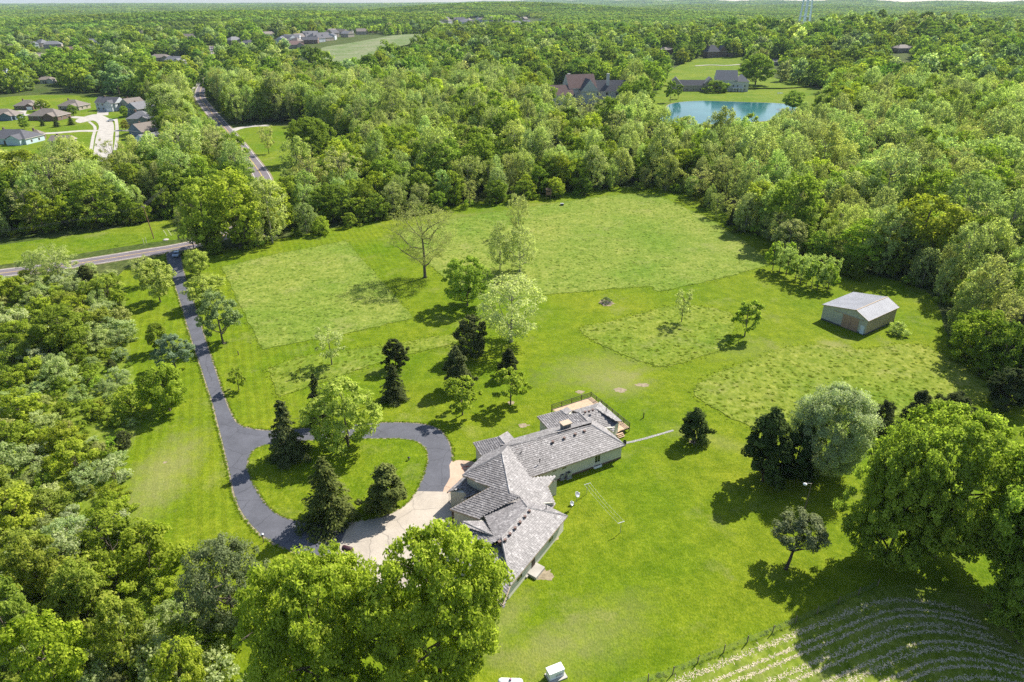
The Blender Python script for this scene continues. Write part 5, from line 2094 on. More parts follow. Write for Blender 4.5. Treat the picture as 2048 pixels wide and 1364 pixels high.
# wing C: rear left wing with dark slope, and its little lit returns
cW0, cW1 = K3(290, 450), K3(510, 695)
cR0, cR1, cR2, cR3 = K3(690, 345), K3(790, 425), K3(1000, 385), K3(1160, 548)
PC = slope([(cW1, EV), (cW0, EV), (cR2, 4.6)], [cW1, cW0, cR0, cR1, cR2, cR3])
fascia(PC[0], PC[1])
c2 = zpt(K3(890, 355), PC[3].z-.55)
c3 = zpt(K3(800, 290), PC[2].z-.55)
tile_face([c2, c3, PC[2], PC[3]])
caps(PC[2], PC[3])
c4 = zpt(K3(1245, 500), PC[5].z-.35)
c5 = zpt(K3(1045, 392), PC[4].z-.05)
tile_face([c4, c5, PC[4], PC[5]])
caps(PC[4], PC[5])
fascia(PC[1], PC[2], .2)
fascia(c3, c2, .2)
# wing B: rear right wing
bR0, bR1, bE, bE2 = K3(1005, 388), K3(1290, 318), K3(1640, 530), K3(1595, 715)
bN0, bN1 = K3(1360, 210), K3(1740, 535)
PB = slope([(bE, EV+.1), (bR1, 4.4), (bR0, 4.4)], [bE, bR1, bR0, K3(1240, 500), bE2], tile=False)
tile_face([PB[2], PB[1], PB[0], PB[4], PB[3]])
PBh = slope([(bN0, EV), (bN1, EV), (bR1, 4.4)], [bN0, bN1, bE, bR1])
PBb = [zpt(K3(1345, 222), EV), zpt(K3(890, 362), EV), zpt(bR0, 4.4), zpt(bR1, 4.4)]
tile_face(PBb)
caps(PB[1], PB[2])
caps(PB[1], PB[0])
caps(PBh[0], PBh[3])
fascia(PBh[0], PBh[1])
fascia(PBb[0], PBb[1])
# small rear-left wing
sE0, sE1, sT, sB = K4(165, 460), K4(330, 730), K4(690, 340), K4(822, 502)
PS = slope([(sE1, EV), (sE0, EV), (sT, 4.5)], [sE1, sE0, sT, sB])
sl = [zpt(K4(1010, 388), EV+.1), zpt(K4(870, 235), EV+.1), PS[2], PS[3], on_plane(K4(890, 532), *plane3(zpt(K4(1010, 388), EV+.1), zpt(K4(870, 235), EV+.1), PS[2]))]
tile_face(sl)
caps(PS[2], PS[3])
fascia(PS[0], PS[1])
fascia(sl[0], sl[1])
fascia(PS[1], PS[2], .2)
fascia(PS[2], sl[1], .2)
# middle block D
dWN, dT, dS, dS2, dV, dLr, dLl, dG = K1(510, 800), K1(1400, 310), K1(1585, 1210), K2(1140, 112), K2(555, 420), K2(480, 478), K2(0, 315), K1(1150, 1068)
dU = K1(1110, 1058)
PD = slope([(dLl, EV), (dLr, EV), (dS2, 4.95)], [dLl, dLr, dV, dS2, dS, dT, dWN, dU, dG])
caps(PD[5], PD[4])
caps(PD[6], PD[5])
fascia(PD[0], PD[1])
fascia(PD[6], PD[7])
fascia(PD[8], PD[0], .3)
dNe = K1(980, 340)
zn = PD[6].z
PN = slope([(dWN, zn), (dNe, zn), (dT, PD[5].z)], [dWN, dNe, K1(1480, 112), K1(1535, 145), dT])
caps(PN[3], PN[4])
fascia(PN[0], PN[1])
dE1, dE2 = K2(1725, 225), K2(1670, 302)
PE = slope([(K4(1790, 1245), 3.3), (K4(1695, 1362), 3.3), (dT, PD[5].z)], [K4(1695, 1362), K4(1790, 1245), K4(1860, 1140), aFL, aRL, dT, dS, dS2, K2(1300, 205), dE2, dE1], tile=False)
tile_face([PE[0], PE[1], PE[2], PE[3], PE[4], PE[5], PE[6], PE[7], PE[8], PE[9], PE[10]])
fascia(PE[0], PE[1])
fascia(PE[10], PE[0])
fascia(PE[9], PE[10])
caps(PE[6], PE[7])
# wing E: near wing
eT, eB, eTR, eBR = K2(1272, 288), K2(845, 782), K2(1925, 425), K2(970, 1620)
eBL = (860+575/3.938, 960+985/3.938)
eBRr = (860+635/3.938, 960+830/3.938)
PEr = slope([(eBRr, EV), (eTR, EV), (eT, 5.15)], [eBRr, eTR, eT, eB])
ER0, ER1 = PEr[2], PEr[3]
fascia(PEr[0], PEr[1])
caps(PEr[2], PEr[3])
# near hip end (runs on under the maple)
ed_ = (PEr[1]-PEr[0]).normalized()
ep = Vector((ed_.y, -ed_.x, 0))
if (ER1-PEr[0]).dot(ep) > 0:
    ep = -ep
hw_e = abs((ER1-PEr[0]).dot(ep))
eNL = PEr[0]-ep*0 + (-ep)*0
cornerL = PEr[0]+(-ep if (ER1-PEr[0]).dot(-ep) > 0 else ep)*hw_e*2
tile_face([cornerL, zpt(eBL, EV), PEr[0], ER1])
caps(PEr[0], ER1)
caps(cornerL, ER1)
fascia(zpt(eBL, EV), PEr[0])
fascia(cornerL, zpt(eBL, EV))
# far end of E (lit) and its left slope
PEn = slope([(eTR, EV), (K2(1670, 302), EV), (eT, 5.15)], [eTR, K2(1670, 302), K2(1300, 205), dS2, eT])
caps(PEr[1], ER0)
fascia(PEn[0], PEn[1])
PEl = slope([(eT, ER0.z), (eB, ER1.z), (K2(480, 478), EV-.05)], [K2(285, 990), K2(705, 752), K2(575, 448), dV, dS2, eT, eB, K2(495, 992)], tile=False)
tile_face([ER1, ER0, PEl[4], PEl[3], PEl[2], PEl[1], PEl[0], PEl[7]])
EL0, ELN = plane3(ER0, ER1, zpt(K2(480, 478), EV-.05))
caps(ER0, PEl[4])
# wing F: garage cross wing
fI, fO, fN, fW0, fW1, fV = K2(705, 752), K2(205, 520), K2(575, 448), K2(75, 790), K2(195, 525), K2(290, 985)
fr_i = on_plane(fI, EL0, ELN)
fr_i = zpt(fI, fr_i.z+.06)
fr_o = zpt(fO, fr_i.z)
PF = [zpt(K2(60, 830), EV), zpt(fV, on_plane(fV, EL0, ELN).z+.08), fr_i, fr_o]
tile_face(PF)
tile_face([zpt(K2(225, 512), EV+.4), zpt(fN, on_plane(fN, EL0, ELN).z+.06), fr_i, fr_o])
caps(fr_o, fr_i)
fascia(PF[3], PF[0], .25)
# entry gable
gE0, gE1 = K1(160, 1190), K1(540, 842)
zg = 3.0
g0, g1 = zpt(gE0, zg), zpt(gE1, zg)
gr0, gr1 = zpt(K1(345, 1140), zg+.55), zpt(K1(610, 872), zg+.55)
tile_face([g0, g1, gr1, gr0])
gs0, gs1 = zpt(K1(610, 1262), zg), zpt(K1(820, 1050), zg)
tile_face([gs0, gs1, gr1, gr0, zpt(K1(500, 1085), zg+.45)])
tile_face([zpt(K2(170, 172), 2.85), zpt(K1(1100, 1078), 3.1), gs1, gs0])
fascia(g0, g1)
caps(gr0, gr1)

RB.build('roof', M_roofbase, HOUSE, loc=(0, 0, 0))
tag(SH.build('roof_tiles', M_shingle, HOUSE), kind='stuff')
tag(CAPS.build('ridge_tiles', M_shingle, HOUSE), kind='stuff')
FA.build('fascia_board', M_fascia, HOUSE)


def wall_poly(pts, z0, z1, mat, name='wall', inset=0.0):
    P = [Vector((p.x, p.y, 0)) for p in pts]
    if inset:
        P = offset(P, -inset)
    mb = MB()
    n = len(P)
    for i in range(n):
        a, b = P[i], P[(i+1) % n]
        mb.face([Vector((a.x, a.y, z0))-HO, Vector((b.x, b.y, z0))-HO, Vector((b.x, b.y, z1))-HO, Vector((a.x, a.y, z1))-HO])
    mb.face([Vector((p.x, p.y, z1))-HO for p in P])
    return mb.build(name, mat, HOUSE), P


wall_poly([FLp-adir*1.5, FRp, BRp, BLp], .32, EV-.22, M_cream, inset=.65)
wall_poly([FLp-adir*1.5, FRp, BRp, BLp], -.05, .33, M_brick, 'plinth', inset=.62)
wall_poly([PC[0]+adir*0, PC[1], c3, PBb[0], PBh[1], PB[4]], -.05, EV-.15, M_cream, inset=.6)
wall_poly([PS[0], PS[1], sl[1], sl[0]], -.05, EV-.15, M_cream, inset=.55)
wall_poly([PD[6], PN[1], PN[2], PE[3], PE[2], PE[1], PE[0], PD[3], PD[7]], -.05, 2.9, M_cream, inset=.55)
# clerestory wall below the upper eave
mb = MB()
for a, b in ((PD[6], PD[7]),):
    d_ = (b-a).normalized()
    s_ = Vector((-d_.y, d_.x, 0))
    q0, q1 = a+s_*.55+d_*.5, b+s_*.55
    mb.face([Vector((q0.x, q0.y, 2.5))-HO, Vector((q1.x, q1.y, 2.5))-HO, Vector((q1.x, q1.y, q1.z+.1))-HO, Vector((q0.x, q0.y, q0.z+.1))-HO])
mb.build('wall', M_cream, HOUSE)
wall_poly([PD[0], PD[1], PD[3], PE[10], PD[8]], -.05, 2.85, M_cream, inset=.6)
eA, eB_, eC, eD = PEr[1], PEr[0], zpt(eBL, EV), cornerL
eE = ER0-(PEr[1]-ER0)*.8
wall_poly([PEr[0], PEr[1], PEn[1], Vector((eE.x, eE.y, 0)), cornerL], -.05, EV-.15, M_cream, inset=.55)
wall_poly([zpt(K2(225, 512), EV), zpt(fN, EV), zpt(K2(500, 990), EV), zpt(fV, EV), zpt(K2(60, 830), EV)], -.05, EV-.2, M_cream, inset=.5)
wall_poly([g0, g1, gs1, gs0], -.05, zg+.1, M_cream, inset=.5)


# roof vents (small rust-red boxes), pipes
def vent(px, z, s=.42):
    p = zpt(px, z)
    mb = MB()
    c = p-HO
    mb.box((0, 0, .08), (s*.8, s*.8, .34), .5)
    mb.box((0, 0, .27), (s, s, .07), .5)
    o = mb.build('roof_vent', M_vent, HOUSE, loc=c)


for k, (x, y) in enumerate([(1065, 585), (1303, 515), (1540, 432), (1800, 432)]):
    vent(K4(x, y+28), RG-.28, .5 if k == 0 else .4)
for x, y in [(755, 830), (943, 765), (1098, 712)]:
    vent(K3(x, y), RG-.3, .4)
for x, y in [(1300, 345), (1230, 435), (1148, 530), (1068, 625), (985, 720), (905, 820)]:
    vent(K2(x, y+12), 4.95, .36)
vent(K2(812, 865), 4.7, .42)
vent(K4(870, 735), 5.1, .36)
for x, y in [(1110, 385), (1175, 370), (1240, 350)]:
    vent(K3(x, y), 4.75, .34)
for (px, z) in [(K4(1530, 850), 4.2), (K4(1150, 690), 4.7), (K3(525, 1000), 4.1), (K3(345, 1220), 3.6), (K3(1470, 350), 4.0), (K2(1575, 305), 3.9)]:
    mb = MB()
    c = zpt(px, z)-HO
    mb.tube([(0, 0, -.2), (0, 0, .55)], .07, 8)
    mb.build('vent_pipe', M_black, HOUSE, loc=c)

# chimney
cp = zpt(K3(775, 690), 4.6)
mb = MB()
mb.box((0, 0, .2), (1.5, 1.0, 2.6), math.radians(29))
ch = mb.build('chimney', M_chim, HOUSE, loc=cp-HO)
mb = MB()
mb.box((0, 0, 1.57), (1.85, 1.35, .14), math.radians(29))
mb.build('chimney_cap', M_cap, ch)

# deck
dk = [zpt(K3(540, 330), .85), zpt(K3(1210, 115), .85), zpt(K3(1865, 640), .85), zpt(K3(1640, 725), .85), zpt(K3(1500, 560), .85), zpt(K3(1100, 440), .85), zpt(K3(760, 450), .85)]
DECK = MB()
ddir = (dk[1]-dk[0]).normalized()
dper = Vector((ddir.y, -ddir.x, 0))
Q = [((p-dk[0]).dot(ddir), (p-dk[0]).dot(dper)) for p in dk]
y = min(q[1] for q in Q)
while y < max(q[1] for q in Q):
    xs = []
    for i in range(len(Q)):
        (x1, y1), (x2, y2) = Q[i], Q[(i+1) % len(Q)]
        if (y1 > y+.08) != (y2 > y+.08):
            xs.append(x1+(y+.08-y1)/(y2-y1)*(x2-x1))
    xs.sort()
    for a, b in zip(xs[::2], xs[1::2]):
        c = dk[0]+ddir*(a+b)/2+dper*(y+.08)-HO
        DECK.box((c.x, c.y, .85+rh.uniform(-.006, .006)), (b-a, .145, .05), math.atan2(ddir.y, ddir.x), val=rh.random())
    y += .16
deck = tag(DECK.build('deck_boards', M_wood, HOUSE), kind='stuff')


def rail(a, b, n):
    d_ = b-a
    for k in range(n+1):
        p_ = a+d_*k/n
        mb = MB()
        mb.box((0, 0, 0.45), (.10, .10, 2.8 if k in (0, n) else 1.15), math.atan2(d_.y, d_.x))
        if True:
            mb = MB()
            mb.box((0, 0, .1), (.10, .10, 1.95), math.atan2(d_.y, d_.x))
        mb.build('rail_post', M_wood_dark, HOUSE, loc=Vector((p_.x, p_.y, .85))-HO)
    mb = MB()
    for z in (.98, .62, .26):
        c = (a+b)/2-HO
        mb.box((c.x, c.y, .85+z), (d_.length, .07, .05 if z < .9 else .08), math.atan2(d_.y, d_.x))
    k = int(d_.length/.16)
    for i in range(k):
        c = a+d_*(i+.5)/k-HO
        mb.box((c.x, c.y, .85+.62), (.022, .022, .72), 0)
    mb.build('railing', M_black, HOUSE)


rail(dk[0], dk[1], 4)
rail(dk[1], dk[2], 7)
fs = MB()
for a, b in ((dk[0], dk[1]), (dk[1], dk[2]), (dk[2], dk[3])):
    c = (a+b)/2-HO
    d_ = b-a
    fs.box((c.x, c.y, .70), (d_.length, .05, .24), math.atan2(d_.y, d_.x))
fs.build('deck_rim', M_wood_dark, HOUSE)
for k in range(3):
    st = zpt(K3(1700+k*14, 745+k*26), .6-.2*k)
    mb = MB()
    mb.box((0, 0, 0), (1.4, .32, .06), math.radians(29))
    mb.build('step', M_wood, HOUSE, loc=st-HO)

# windows, doors on the visible front of wing A and wing E
wall0 = FLp+(-aperp)*.65
fang = math.atan2(adir.y, adir.x)


def front_window(s, w, h, z, base=None, dirv=None, nrm=None):
    base = base if base is not None else FLp-aperp*.65
    dirv = dirv or adir
    nrm = nrm or aperp
    p_ = base+dirv*s+nrm*.03
    ang = math.atan2(dirv.y, dirv.x)
    mb = MB()
    mb.box((0, 0, 0), (w+.16, .10, h+.16), ang)
    o = mb.build('window', M_trim, HOUSE, loc=Vector((p_.x, p_.y, z))-HO)
    mb = MB()
    q = nrm*.045
    mb.box((q.x, q.y, 0), (w, .06, h), ang)
    mb.build('pane', M_glass, o)
    mb = MB()
    mb.box((nrm.x*.085, nrm.y*.085, 0), (.05, .03, h), ang)
    mb.build('mullion', M_trim, o)


front_window(13.2, .95, 1.5, 1.75)
front_window(6.6, .7, .5, 2.2)
front_window(4.8, .6, .4, 2.25)
ebase = PEr[0]-(-ep if False else Vector((ed_.y, -ed_.x, 0)))*.0
en = Vector((ed_.y, -ed_.x, 0))
ewall = PEr[0]-en*.55
front_window(11.5, 1.2, 1.2, 1.8, ewall, ed_, en)
front_window(3.0, 1.2, 1.2, 1.8, ewall, ed_, en)
mb = MB()
q_ = ewall+ed_*6.6+en*.04
mb.box((0, 0, 1.15), (.95, .08, 2.1), math.atan2(ed_.y, ed_.x))
mb.build('door', M_wood_dark, HOUSE, loc=Vector((q_.x, q_.y, .1))-HO)
# trellis wires with a climber on the wall
tv = MB()
for k in range(9):
    a_ = FLp-aperp*.62+adir*(8.2+k*.28+rh.uniform(-.1, .1))
    tv.tube([Vector((a_.x, a_.y, .4))-HO, Vector((a_.x, a_.y, 1.2+rh.uniform(-.2, .6)))+adir*rh.uniform(-.5, .5)-HO, Vector((a_.x, a_.y, 2.1+rh.uniform(-.3, .4)))+adir*rh.uniform(-.6, .6)-HO], .022, 4)
tv.build('trellis', flat_mat('dull_blue_metal', (.12, .16, .19), .7), HOUSE)
# entry wall face in the low gable and garage openings, half hidden
gd = zpt(K2(140, 470), 1.2)
mb = MB()
mb.box((0, 0, 0), (2.4, .1, 2.3), math.radians(-32))
mb.build('garage_door', M_wood_dark, HOUSE, loc=gd-HO)

# ------------------------------------------------------------------ things round the house
def thing(name, px, label, cat, z=None, rz=0.0, group=None):
    p_ = G0(*px) if z is None else zpt(px, z)
    e = empty(name, p_, rz)
    tag(e, label, cat, group)
    return e


for k, (px_k, lab, s) in enumerate(((K3(455, 1250), 'larger grey air conditioner against the house wall', 1.0), (K3(230, 1330), 'smaller dark air conditioner in the corner of the house wall', .85))):
    pp = (1136+0, 955) if k == 0 else (1123, 958)
    e = thing('air_conditioner', pp, lab, 'air conditioner', None, math.radians(29))
    mb = MB()
    mb.box((0, 0, .05), (1.0*s, 1.0*s, .1))
    mb.build('pad', M_conc2, e)
    mb = MB()
    mb.box((0, 0, .55*s+.1), (.82*s, .82*s, .9*s))
    for i in range(7):
        mb.box((0, 0, .25+.1*i*s), (.85*s, .85*s, .03))
    b = mb.build('housing', M_grey_metal, e)
    mb = MB()
    mb.lathe((0, 0, 1.0*s+.105), [(.34*s, 0), (.33*s, .03), (.05, .035), (.0, .035)], 16)
    mb.build('fan_grille', M_black, b)
# window well box
e = thing('window_well', (1193, 933), 'pale box-shaped window well beside the house wall', 'window well', None, math.radians(29))
mb = MB()
for dx, dy, sx, sy in ((0, .42, 1.5, .1), (0, -.42, 1.5, .1), (.7, 0, .1, .74), (-.7, 0, .1, .74)):
    mb.box((dx, dy, .2), (sx, sy, .42))
mb.build('rim', M_white_paint, e)
mb = MB()
mb.box((.1, 0, .12), (1.28, .72, .05))
mb.build('grate', M_black, e)
# concrete step slab beside wing E
sa, sb_, sc2, sd = (zpt((860+x/3.938, 960+y/3.938), .45) for x, y in ((830, 645), (905, 685), (835, 770), (765, 730)))
e = empty('concrete_landing', (sa+sc2)/2)
e.location.z = 0
tag(e, 'raised concrete landing slab against the near wing of the house', 'landing')
mb = MB()
L_ = [Vector((p_.x-e.location.x, p_.y-e.location.y, 0)) for p_ in (sa, sb_, sc2, sd)]
for i in range(4):
    a, b = L_[i], L_[(i+1) % 4]
    mb.face([a+Vector((0, 0, -.02)), b+Vector((0, 0, -.02)), b+Vector((0, 0, .45)), a+Vector((0, 0, .45))])
mb.face([p_+Vector((0, 0, .45)) for p_ in L_])
mb.build('slab', M_conc2, e)
mb = MB()
mb.box((L_[3].x*.8-.2, L_[3].y*.8-.3, .2), (.9, .35, .22), math.radians(59))
mb.build('step', M_conc2, e)

# satellite dishes
for k, (px_k, lab, s) in enumerate((((1153, 1003), 'larger satellite dish on a pole in the lawn behind the house', 1.0), ((1142, 1018), 'smaller satellite dish on a pole nearer the house', .8))):
    e = thing('satellite_dish', px_k, lab, 'satellite dish', None, .6)
    mb = MB()
    mb.tube([(0, 0, -.1), (0, 0, 1.25*s)], .04, 8)
    mb.build('pole', M_grey_metal, e)
    mb = MB()
    ax = Vector((.25, -.72, .62)).normalized()
    mb.lathe((0, 0, 1.35*s), [(.02, 0), (.2*s, .02), (.36*s, .07), (.48*s, .14), (.47*s, .155), (.35*s, .085), (.2*s, .04), (.02, .02)], 18, axis=ax)
    mb.build('dish', M_grey_metal, e, True)
    mb = MB()
    c = Vector((0, 0, 1.35*s))
    tip = c+ax*.55*s+Vector((0, 0, .1))
    mb.tube([c+Vector((0, 0, -.35*s)), tip], .02, 5)
    arm = mb.build('arm', M_grey_metal, e)
    mb = MB()
    mb.box(tip, (.14, .14, .16))
    mb.build('receiver', M_white_paint, arm)

# clothes line
p1, p2 = G0(1173.5, 988), G0(1240.5, 1066)
e = empty('clothes_line', p1)
tag(e, 'clothes line of two T-shaped posts joined by sagging wires in the back lawn', 'clothes line')
dv = (p2-p1)
dv.z = 0
u_ = dv.normalized()
s_ = Vector((u_.y, -u_.x, 0))
for q in (Vector((0, 0, 0)), dv):
    mb = MB()
    mb.tube([q+Vector((0, 0, -.1)), q+Vector((0, 0, 2.0))], .045, 8)
    po = mb.build('post', M_grey_metal, e)
    mb = MB()
    mb.box(q+Vector((0, 0, 2.0)), (1.15, .07, .07), math.atan2(s_.y, s_.x))
    mb.build('crossbar', M_grey_metal, po)
for o_ in (-.52, 0, .52):
    mb = MB()
    pts_ = [dv*float(t)+s_*o_+Vector((0, 0, 2.04-.25*4*t*(1-t))) for t in np.linspace(0, 1, 9)]
    mb.tube([Vector(x) for x in pts_], .009, 4)
    mb.build('wire', M_grey_metal, e)

# marker posts
for px_k, h, lab in (((1287, 836), 1.1, 'short dark post in the lawn behind the deck'), ((477, 710), .9, 'short dark post in the mown strip right of the drive')):
    e = thing('marker_post', px_k, lab, 'post')
    mb = MB()
    mb.box((0, 0, h/2), (.16, .16, h))
    o = mb.build('post', M_wood_dark, e)
    mb = MB()
    mb.face([(-.1, -.1, h), (.1, -.1, h), (0, 0, h+.1)])
    mb.face([(.1, -.1, h), (.1, .1, h), (0, 0, h+.1)])
    mb.face([(.1, .1, h), (-.1, .1, h), (0, 0, h+.1)])
    mb.face([(-.1, .1, h), (-.1, -.1, h), (0, 0, h+.1)])
    mb.build('post_cap', M_wood_dark, o)
e = thing('garden_lamp', (818, 921), 'squat dark garden lamp standing in the drive island', 'lamp')
mb = MB()
mb.lathe((0, 0, 0), [(.16, 0), (.14, .1), (.09, .14), (.09, .5), (.0, .5)], 10)
mb.build('base', M_black, e)
mb = MB()
mb.lathe((0, 0, .5), [(.1, 0), (.22, .06), (.24, .14), (.06, .26), (0, .28)], 10)
mb.build('hood', M_black, e)
# bird house on its post by the drive
e = thing('bird_house', (527, 1086), 'small wooden bird house on a post beside the lower drive', 'bird house')
mb = MB()
mb.tube([(0, 0, -.1), (.05, 0, 1.25)], .05, 8)
mb.build('post', M_post, e)
mb = MB()
mb.box((.05, 0, 1.42), (.3, .26, .36), .4)
bx = mb.build('box', M_post, e)
mb = MB()
for s in (-1, 1):
    mb.box((.05+s*.1*math.cos(.4), s*.1*math.sin(.4), 1.66), (.28, .40, .04), axes=(Vector((math.cos(.4), math.sin(.4), -s*.55)).normalized(), Vector((-math.sin(.4), math.cos(.4), 0)), Vector((s*.5, 0, .85))))
mb.build('lid', M_grey_metal, bx)
# yard lamp on its pole
e = thing('yard_lamp', (1607, 1030), 'tall yard lamp with a white head above the leaning pine', 'lamp post')
mb = MB()
mb.tube([(0, 0, -.1), (.05, 0, 6.0)], [.1, .07], 8)
mb.build('pole', M_post, e)
mb = MB()
mb.tube([(.05, 0, 5.9), (-.4, -.1, 6.1), (-.85, -.2, 6.1)], .04, 6)
ar = mb.build('arm', M_grey_metal, e)
mb = MB()
mb.lathe((-1.0, -.22, 5.95), [(.05, .3), (.2, .22), (.3, .1), (.28, .0), (.0, -.02)], 14)
mb.build('lamp_head', M_white_paint, ar, True)
# brush heap
e = thing('brush_heap', (1213, 608), 'low heap of cut branches round a small bush in the lawn', 'brush heap')
rb_ = random.Random(8)
M_stick = flat_mat('grey_cut_wood', (.30, .26, .22), .9, 0, .25)
for k in range(26):
    a = rb_.uniform(0, 6.28)
    r_ = rb_.uniform(.2, 1.7)
    c = Vector((r_*math.cos(a), r_*math.sin(a), .15+.25*(1.7-r_)*rb_.random()))
    b = rb_.uniform(0, 6.28)
    d_ = Vector((math.cos(b), math.sin(b), rb_.uniform(-.1, .2)))*rb_.uniform(.4, 1.0)
    mb = MB()
    mb.tube([c-d_, c+d_*.2+Vector((0, 0, .06)), c+d_], [.05, .04, .02], 5)
    mb.build('branch', M_stick, e)
# garden hose on the patio
e = thing('garden_hose', (927, 937), 'loosely coiled red garden hose on the tan patio', 'hose')
mb = MB()
pts_ = [Vector((.45*math.cos(t)*(1+.1*t)+.1*t, .35*math.sin(t)*(1+.08*t), .10)) for t in np.linspace(0, 9, 40)]+[Vector((1.9, .8, .1)), Vector((2.3, 1.6, .1))]
mb.tube(pts_, .035, 5)
mb.build('hose', flat_mat('red_hose_rubber', (.45, .12, .07), .5), e)
# dark drum by the apron
e = thing('barrel_grill', (696, 1108), 'dark maroon domed barrel grill on the concrete apron', 'grill')
M_mar = flat_mat('dark_maroon_paint', (.055, .022, .028), .4)
mb = MB()
pr_ = [(.0, -.75), (.34, -.74), (.42, -.65), (.42, .65), (.34, .74), (.0, .75)]
mb.lathe((0, 0, .95), pr_, 14, axis=(1, -.35, 0))
mb.build('drum', M_mar, e, True)
for x_, y_ in ((-.5, -.25), (.5, -.25), (-.5, .25), (.5, .25)):
    mb = MB()
    mb.box((x_, y_, .35), (.06, .06, .7))
    mb.build('leg', M_black, e)
# gravel strip leading away from the house corner
gp = [G0(1249, 887), G0(1275, 881), G0(1305, 873), G0(1346, 861)]
ribbon('gravel_strip', gp, .42, .035, M_gravel)
gs_ = MB()
for q in catmull(gp, 60):
    for _ in range(3):
        c = q+Vector((rb_.uniform(-.22, .22), rb_.uniform(-.22, .22), .05))
        s = rb_.uniform(.05, .11)
        gs_.lathe(c, [(.0, -s*.5), (s, 0), (.0, s*.6)], 5, val=rb_.random())
tag(gs_.build('gravel', M_gravel), 'loose pale gravel strip leading from the house corner', 'gravel', None, 'stuff')
# downpipe trough at the corner of wing A
e = thing('rain_barrel', (1249, 890), 'dark rain trough under the right corner of the roof', 'rain trough')
mb = MB()
mb.lathe((0, 0, 0), [(.0, .02), (.26, .02), (.3, .5), (.28, .9), (.24, .9), (.22, .5), (0, .45)], 12)
mb.build('barrel', M_black, e)

# white generator cabinet on its pad, propane tank
e = thing('generator', (1110, 1352), 'white metal generator cabinet on a concrete pad at the bottom lawn', 'generator', None, math.radians(24))
mb = MB()
mb.box((.08, -.1, .09), (2.25, 1.5, .2))
mb.build('pad', M_conc2, e)
mb = MB()
mb.box((0, 0, .72), (1.85, .95, 1.05))
cab = mb.build('cabinet', M_white_paint, e)
mb = MB()
mb.box((0, 0, 1.27), (1.95, 1.05, .07))
lid = mb.build('lid', M_white_paint, cab)
for x_ in (-.45, .4):
    mb = MB()
    mb.lathe((x_, .1, 1.31), [(.05, 0), (.05, .03), (0, .03)], 8)
    mb.build('knob', M_black, lid)
for z_ in (.5, .62, .74):
    mb = MB()
    mb.box((.3, -.49, z_), (.9, .02, .05))
    mb.build('louvre', M_grey_metal, cab)
e = thing('propane_tank', (1021, 1374), 'white rounded propane tank cut by the bottom frame edge', 'tank', None, math.radians(-2))
mb = MB()
mb.lathe((0, 0, .75), [(.0, -1.45), (.25, -1.4), (.42, -1.25), (.48, -1.05), (.48, 1.05), (.42, 1.25), (.25, 1.4), (0, 1.45)], 20, axis=(1, 0, 0))
mb.build('vessel', M_white_paint, e, True)
mb = MB()
mb.lathe((0, 0, 1.2), [(.16, 0), (.16, .14), (.1, .2), (0, .21)], 12)
mb.build('valve_dome', flat_mat('purple_grey_cap', (.30, .16, .24), .5), e)
for x_ in (-.8, .8):
    mb = MB()
    mb.box((x_, 0, .15), (.12, .8, .36))
    mb.build('foot', M_conc2, e)

# ------------------------------------------------------------------ barn
BA = math.radians(35.5)
bo = Vector((82.2, 143.0, 0))
barn = empty('barn', bo, BA)
tag(barn, 'metal pole barn with pale steel gable roof and brown sliding doors', 'barn')
BL, BW, BH, BP = 13.0, 11.2, 3.9, .30       # length along local x, width along local y
rise, RY = 1.5, 3.05      # the ridge stands nearer the right-hand wall


def ribbed(mb, p0, dx, dz_of, n, out, z0=.0):
    pass


# walls with real ribs: gable wall at local x=0 (facing -x), side wall at local y=0 (facing -y)
mb = MB()
mb.box((BL/2, BW/2, BH/2), (BL, BW, BH))
mb.build('wall', M_tan_steel, barn)
mb = MB()
mb.face([(-.02, 0, .35), (-.02, 0, BH), (-.02, RY, BH+rise), (-.02, BW, BH), (-.02, BW, .35)])
mb.face([(BL+.02, BW, 0), (BL+.02, BW, BH), (BL+.02, RY, BH+rise), (BL+.02, 0, BH), (BL+.02, 0, 0)])
for k in range(28):
    y_ = .2+k*.4
    zt = BH+rise*(y_/RY if y_ < RY else (BW-y_)/(BW-RY))-.05
    mb.box((-.035, y_, (.35+zt)/2), (.05, .07, zt-.35))
mb.build('gable_wall', M_sage_steel, barn)
mb = MB()
for k in range(32):
    mb.box((.2+k*.4, -.02, BH/2+.2), (.07, .05, BH-.4))
mb.build('side_ribs', M_tan_steel, barn)
mb = MB()
mb.box((BL/2, -.03, .2), (BL, .06, .4))
mb.box((-.045, BW/2, .18), (.05, BW, .36))
mb.build('plinth', M_slate, barn)
for s, nm in ((0, 'near'), (1, 'far')):
    mb = MB()
    y0, y1 = (-.3, RY) if s == 0 else (BW+.3, RY)
    z0 = BH-.3*rise/(RY if s == 0 else BW-RY)
    z1 = BH+rise
    a, b, c, d = Vector((-.35, y0, z0+.05)), Vector((BL+.35, y0, z0+.05)), Vector((BL+.35, y1, z1+.05)), Vector((-.35, y1, z1+.05))
    mb.face([a, b, c, d] if s == 0 else [d, c, b, a])
    dn = Vector((0, 0, -.08))
    mb.face([a, d, d+dn, a+dn])
    mb.face([a+dn, b+dn, b, a])
    mb.face([b, c, c+dn, b+dn])
    rf = mb.build('roof', M_steel_roof, barn)
    mr = MB()
    sl_ = (d-a)
    for k in range(33):
        x_ = -.3+k*(BL+.6)/32
        c0 = a+Vector((x_+.35, 0, 0))+sl_*.5
        n_ = sl_.normalized().cross(Vector((1, 0, 0)))
        if n_.z < 0:
            n_ = -n_
        mr.box(c0+n_*.02, (.06, sl_.length, .04), axes=(Vector((1, 0, 0)), sl_.normalized(), n_))
    mr.build('roof_rib', M_steel_roof, rf)
mb = MB()
mb.box((BL/2, RY, BH+rise+.07), (BL+.7, .22, .06))
